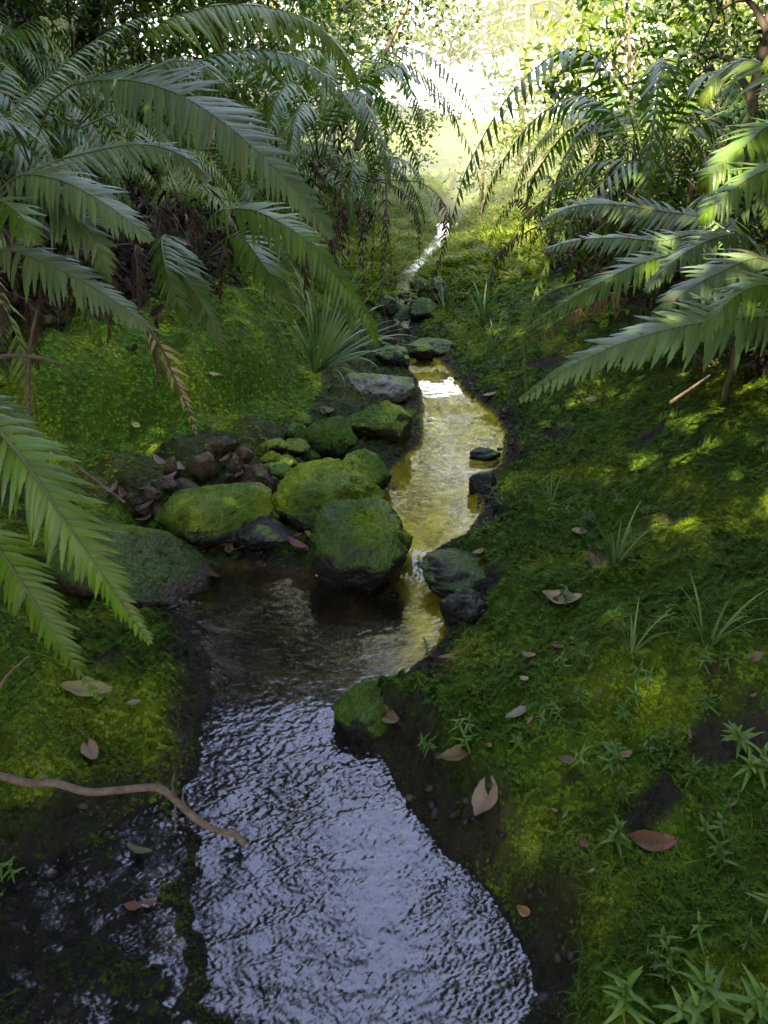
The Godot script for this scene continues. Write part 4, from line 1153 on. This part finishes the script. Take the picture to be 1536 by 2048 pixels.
	for k in 26000:
		var f := rng.randf_range(7.4, 17.0)
		var x := middle(f) + rng.randfn() * 1.6
		if shore(x, f) < 0.03: continue
		var sz := rng.randf_range(0.06, 0.20)
		blades.append(facing(Vector3(rng.randf_range(-0.3, 0.3), 1, rng.randf_range(-0.3, 0.3)), rng.randf() * TAU, Vector3(sz * 1.3, sz, sz * 1.3), Vector3(x, ground(x, f), -f)))
		blade_tints.append(tint(Color(0.18, 0.21, 0.02), 0.4))
	tag(scatter("sunlit_grass", M.grass_mesh, M.leaf, blades, blade_tints, self), "bright yellow green grass beyond the cascade", "grass", "", "stuff")
	for o in kinds: o.free()
	# strappy clumps and grass tufts
	var strap := Color(0.12, 0.20, 0.06)
	var big := make_tuft(60, 0.55, 0.014, strap, 1.1)
	copy_of(big, "strappy_grass", "large clump of strappy arching leaves above the mossy rocks", "grass clump", at(628, 745, 3.75), 0.4, 1.0, "", Vector3(0.45, 1, 0.25))
	big.free()
	var small := make_tuft(11, 0.16, 0.007, strap * 0.8, 0.7)
	for q in [[1230, 1125, 1.3, "upright grass tuft in the middle of the right bank"], [1262, 1305, 0.8, "two bladed grass sprout on the right bank"], [1415, 1290, 1.1, "pale broad bladed tuft beside the bare earth"], [965, 640, 2.2, "grass tuft near the cascade on the right bank"], [985, 700, 1.6, "pale grass tuft at the right of the upper shallow"], [900, 470, 3.0, "tall grass tuft in the light left of the gap"], [1100, 1010, 0.9, "short tuft at the edge of the golden pool"], [890, 620, 2.2, "grass tuft hanging over the cascade"]]:
		var p := spot(q[0], q[1])
		copy_of(small, "grass_tuft", q[3], "grass tuft", p, rng.randf() * TAU, q[2])
	small.free()

func build_litter() -> void:
	# fallen branch over the water
	var bark := Color(0.17, 0.12, 0.085)
	var o := thing("fallen_branch", "crooked bare branch reaching from the left moss into the water", "branch", at(-60, 1545, 1.36))
	var pts := []
	for q in [[-60, 1545, 1.36], [0, 1552, 1.36], [60, 1566, 1.36], [110, 1566, 1.36], [175, 1584, 1.36], [240, 1580, 1.37], [310, 1575, 1.38], [345, 1595, 1.38], [395, 1640, 1.38], [440, 1662, 1.39], [470, 1668, 1.39], [490, 1690, 1.385]]:
		pts.append(at(q[0], q[1], q[2]) - o.position)
	var s := Soup.new()
	tube(s, curve(pts, 44), 0.0072, 0.0062, bark, 8)
	part("stem", s.mesh(), M.bark2, o)
	for tw in [[[100, 1566, 1.36], [80, 1545, 1.36], [72, 1520, 1.36]], [[350, 1600, 1.38], [345, 1570, 1.37], [350, 1545, 1.37]], [[352, 1600, 1.38], [350, 1640, 1.39], [352, 1665, 1.4]], [[385, 1632, 1.38], [365, 1600, 1.37], [372, 1570, 1.37]]]:
		var l := []
		for q in tw: l.append(at(q[0], q[1], q[2]) - o.position)
		var t2 := Soup.new()
		tube(t2, curve(l, 6), 0.0028, 0.0014, bark * 0.8, 5)
		part("twig", t2.mesh(), M.bark2, o)
	for st in [["dry_twig", "thin dry twig slanting over the left moss bank to the stones", [[70, 880, 2.2], [150, 930, 2.25], [250, 1005, 2.3]], 0.006], ["dry_stick", "pale dry stick lying level at the left edge under the dead fronds", [[-20, 715, 1.9], [60, 712, 1.9], [125, 728, 1.92]], 0.006], ["upright_twig", "dead upright twig with brown rags at the left edge", [[60, 880, 2.0], [55, 760, 1.98], [62, 680, 1.97], [75, 620, 1.96]], 0.007], ["dry_stalk", "pale dry stalk slanting on the right bank under the long frond", [[1340, 805, 2.5], [1380, 778, 2.5], [1420, 750, 2.5]], 0.006], ["forked_twig", "pale thin twig at the left edge over the moss", [[-10, 1390, 1.3], [15, 1350, 1.31], [60, 1310, 1.32]], 0.003]]:
		var l := []
		for q in st[2]: l.append(at(q[0], q[1], q[2]) - at(st[2][0][0], st[2][0][1], st[2][0][2]))
		var sp := Soup.new()
		tube(sp, curve(l, 8), st[3], st[3] * 0.6, bark, 6)
		var m := part(st[0], sp.mesh(), M.bark2, self)
		m.position = at(st[2][0][0], st[2][0][1], st[2][0][2])
		tag(m, st[1], "twig")
	# white tubes painted as sky glints where still water meets rock
	for fl in [["painted sky glint along the foot of the sloping brown slab", [[288, 1216], [318, 1192], [350, 1165], [385, 1136], [408, 1112]]], ["painted sky glint at the foot of the wet boulder", [[618, 1130], [640, 1150], [672, 1148], [705, 1142]]]]:
		var l := []
		for q in fl[1]:
			var g := on_water(q[0], q[1])
			l.append(Vector3(g.x, surface(g.x, g.y) + 0.0015, -g.y))
		var fs := Soup.new()
		var c := curve(l, 36)
		for k in c.size(): c[k] += Vector3(rng.randf_range(-1, 1), 0, rng.randf_range(-1, 1)) * 0.003
		tube(fs, c, 0.0022, 0.0014, Color(0.6, 0.6, 0.58), 5)
		tag(part("meniscus_glint", fs.mesh(), M.dry, self), fl[0], "glint")
	# gravel and bits along the water's edge
	var peb := Soup.new()
	for j in 5:
		for i in 7:
			var bb := PI * j / 4.0
			var aa := TAU * i / 7.0
			var rr := 1.0 + 0.25 * n_mid.get_noise_2d(i * 0.9, j * 1.3)
			var pd := Vector3(sin(bb) * cos(aa), cos(bb) * 0.6, sin(bb) * sin(aa)) * rr
			peb.put(pd, pd.normalized(), Color.WHITE)
	for j in 4:
		for i in 7: peb.quad(j * 7 + i, j * 7 + (i + 1) % 7, (j + 1) * 7 + (i + 1) % 7, (j + 1) * 7 + i)
	var gt := []
	var gc := []
	for k in 24000:
		var f := 0.6 * pow(11.0, rng.randf())
		var x := middle(f) + rng.randf_range(-1.1, 1.1)
		var d := shore(x, f)
		if d < -0.05 or d > 0.07 or n_mid.get_noise_2d(x * 0.7 + 60.0, f * 0.7) < -0.05: continue
		var sz := 0.0018 + 0.009 * pow(rng.randf(), 7.0) * (1.0 + 0.3 * f)
		gt.append(facing(Vector3(rng.randf_range(-0.4, 0.4), 1, rng.randf_range(-0.4, 0.4)), rng.randf() * TAU, Vector3(sz * rng.randf_range(0.8, 1.5), sz, sz), Vector3(x, ground(x, f), -f)))
		gc.append(tint([Color(0.018, 0.017, 0.013), Color(0.034, 0.027, 0.018), Color(0.012, 0.012, 0.010)][rng.randi() % 3], 0.4))
	tag(scatter("gravel", peb.mesh(), M.dry, gt, gc, self), "dark wet gravel along the edges of the stream", "gravel", "", "stuff")
	# leaves that can be told apart: px, py, length px, width px, turn, colour, curl, label
	var tan := Color(0.22, 0.16, 0.085)
	var pale := Color(0.40, 0.34, 0.21)
	var rust := Color(0.17, 0.060, 0.03)
	var told := [
		[168, 1386, 95, 40, 0.1, Color(0.30, 0.27, 0.09), 0.05, "large pale yellow leaf on the left moss under the fern tip"], [180, 1503, 50, 28, 1.2, Color(0.3, 0.2, 0.15), 0.1, "pinkish brown leaf at the foot of the left moss"],
		[268, 1410, 28, 14, 0.2, Color(0.25, 0.27, 0.22), 0.05, "small grey leaf on the left moss"], [1125, 1205, 80, 38, 0.8, pale, 0.15, "large cream torn leaf on the right moss"], [1157, 1068, 30, 22, 0.6, pale * 1.2, 0.1, "small white leaf near the upright tuft"],
		[945, 1207, 22, 16, 0.3, pale * 1.3, 0.05, "small white leaf on the black rock"], [970, 1600, 80, 44, -0.6, Color(0.34, 0.27, 0.22), 0.15, "torn pinkish white leaf in the sun fleck"], [920, 1512, 78, 34, 0.25, tan, 0.12, "broad tan leaf on the moss lip"],
		[1036, 1433, 50, 22, 0.1, Color(0.27, 0.27, 0.23), 0.05, "grey oval leaf on the mossy hump"], [775, 1428, 88, 26, 1.25, tan * 0.8, 0.25, "long curled brown leaf on the knob in the stream"], [1300, 1684, 84, 34, 0.6, rust, 0.12, "long red brown leaf low on the right bank"],
		[1168, 1690, 26, 14, 1.5, rust * 1.2, 0.05, "tiny red leaf beside the star shaped herb"], [1052, 1826, 30, 18, 1.1, Color(0.4, 0.2, 0.08), 0.2, "small torn orange leaf above the fast water"], [898, 1318, 46, 14, 0.15, Color(0.34, 0.17, 0.07), 0.1, "narrow orange leaf at the water edge"],
		[1056, 1320, 30, 26, 0.9, Color(0.3, 0.18, 0.1), 0.2, "crumpled brown leaf on the right moss"], [1048, 1363, 20, 14, 1.0, pale, 0.1, "tiny pale leaf below the crumpled one"], [1110, 1300, 30, 16, 0.1, Color(0.28, 0.14, 0.1), 0.15, "reddish leaf below the cream torn leaf"],
		[1510, 1320, 30, 22, 0.4, tan, 0.15, "tan leaf at the right edge"], [956, 1107, 26, 12, 0.0, pale, 0.1, "pale leaf on top of the broad black rock"], [1090, 860, 24, 12, 0.1, pale, 0.05, "pale leaf under the long frond tip"], [1182, 803, 26, 14, 0.4, pale, 0.1, "white leaf on the moss behind the long frond"],
		[978, 794, 30, 14, 0.0, pale * 0.9, 0.1, "pale leaf at the stream edge below the long frond"], [423, 750, 28, 9, -0.1, Color(0.42, 0.42, 0.16), 0.05, "slim yellow leaf on the moss mound"], [270, 853, 18, 14, 0.3, Color(0.4, 0.42, 0.14), 0.05, "round yellow leaf on the moss mound"],
		[622, 1078, 40, 24, 0.7, Color(0.42, 0.32, 0.06), 0.1, "bright yellow leaf between the boulders"], [582, 1080, 48, 18, 0.2, Color(0.2, 0.1, 0.05), 0.1, "dark brown leaf between the boulders"], [608, 1106, 26, 20, 0.9, tan * 0.8, 0.1, "tan leaf at the foot of the wet boulder"],
		[421, 1156, 42, 22, -1.0, tan * 0.7, 0.05, "brown leaf floating on the black pool"], [428, 1098, 44, 28, 0.2, Color(0.22, 0.1, 0.06), 0.1, "red brown leaf under the oblong boulder"], [470, 1104, 46, 10, -0.1, pale * 0.9, 0.1, "pale curled leaf on the black pool edge"],
		[262, 1820, 30, 20, 0.2, rust, 0.1, "rusty leaf stuck in the thin film of water"], [296, 1812, 30, 12, 0.1, Color(0.2, 0.1, 0.05), 0.1, "brown leaf beside the rusty one in the film of water"], [272, 1708, 50, 18, 0.3, Color(0.1, 0.14, 0.04), 0.1, "green leaf afloat below the branch"],
		[655, 826, 36, 22, 0.9, pale * 0.7, 0.2, "pale leaf in the dark crevice under the strappy clump"], [1250, 1516, 30, 16, 0.1, Color(0.3, 0.17, 0.09), 0.1, "brown leaf behind the herb pair"], [1133, 1522, 36, 14, 0.7, tan * 0.7, 0.15, "curled tan leaf left of the herb pair"], [977, 1496, 14, 12, 1.2, Color(0.35, 0.2, 0.1), 0.1, "tiny brown leaf beyond the broad tan leaf"]]
	for q in told:
		var p := spot(q[0], q[1])
		var dw := on_water(q[0], q[1])
		if p.y < surface(p.x, -p.z) + 0.002: p = Vector3(dw.x, surface(dw.x, dw.y) + 0.001, -dw.y)
		var sc := p.distance_to(EYE) / LENS
		dry_leaf(q[7], p, q[2] * sc * 0.95, q[3] * sc * 1.05, q[4], q[5] * Color(0.50, 0.46, 0.34), q[6] * 1.6, (slope(p) + Vector3.UP).normalized())
	var heap := [[250, 1000], [280, 990], [310, 1000], [240, 980], [330, 970], [300, 1020], [270, 1035], [480, 960], [455, 930], [500, 945], [360, 950], [320, 935], [225, 990], [290, 1050], [345, 1010], [540, 960], [420, 940], [390, 1108], [455, 1110], [500, 1100], [560, 1100], [590, 1098]]
	for q in heap:
		var p := spot(q[0], q[1])
		dry_leaf("curled brown leaf in the litter among the brown stones", p + Vector3(0, 0.015, 0), rng.randf_range(0.06, 0.11), rng.randf_range(0.025, 0.04), rng.randf() * TAU, [tan * 0.5, rust * 0.6, Color(0.11, 0.066, 0.034), pale * 0.3][rng.randi() % 4], rng.randf_range(0.1, 0.3), Vector3(rng.randf_range(-0.4, 0.4), 1, rng.randf_range(-0.3, 0.5)).normalized(), false, "brown leaves among the stones")
	for k in 26:
		var p := spot(rng.randf_range(900, 1530), rng.randf_range(780, 1950))
		if p.z < -6.0 or shore(p.x, -p.z) < 0.05: continue
		dry_leaf("tiny dry leaf scattered on the right bank moss", p, rng.randf_range(0.014, 0.026), rng.randf_range(0.006, 0.010), rng.randf() * TAU, [tan * 0.5, pale * 0.35, Color(0.12, 0.07, 0.035)][rng.randi() % 3], rng.randf_range(0.05, 0.2), slope(p), false, "tiny leaves on the right bank")
	# brown litter and twigs under the ferns
	var tr := []
	var co := []
	for k in 34000:
		var f := rng.randf_range(2.9, 8.5)
		var x := middle(f) - rng.randf_range(0.9, 4.6) if k % 3 else middle(f) + rng.randf_range(1.3, 3.6)
		var d := shore(x, f)
		if d < 1.0 + 0.4 * n_mid.get_noise_2d(x, f): continue
		if x < 0.0 and -look_up(mound_sdf, x, f) < 0.5 + 0.35 * n_mid.get_noise_2d(x, f) + 0.25 * smooth(-1.0, -0.6, x): continue
		var y := ground(x, f)
		var sz := rng.randf_range(0.05, 0.15)
		tr.append(facing(Vector3(rng.randf_range(-1, 1), 1.0, rng.randf_range(-1, 1)), rng.randf() * TAU, Vector3(sz, sz, sz), Vector3(x, y + rng.randf() * rng.randf() * 0.45, -f)))
		co.append(tint([Color(0.028, 0.018, 0.010), Color(0.065, 0.046, 0.025), Color(0.016, 0.011, 0.007)][rng.randi() % 3], 0.4))
	var l := scatter("leaf_litter", M.litter_mesh, M.dead, tr, co, self)
	tag(l, "brown tangle of dead fronds and twigs under the ferns", "leaf litter", "", "stuff")
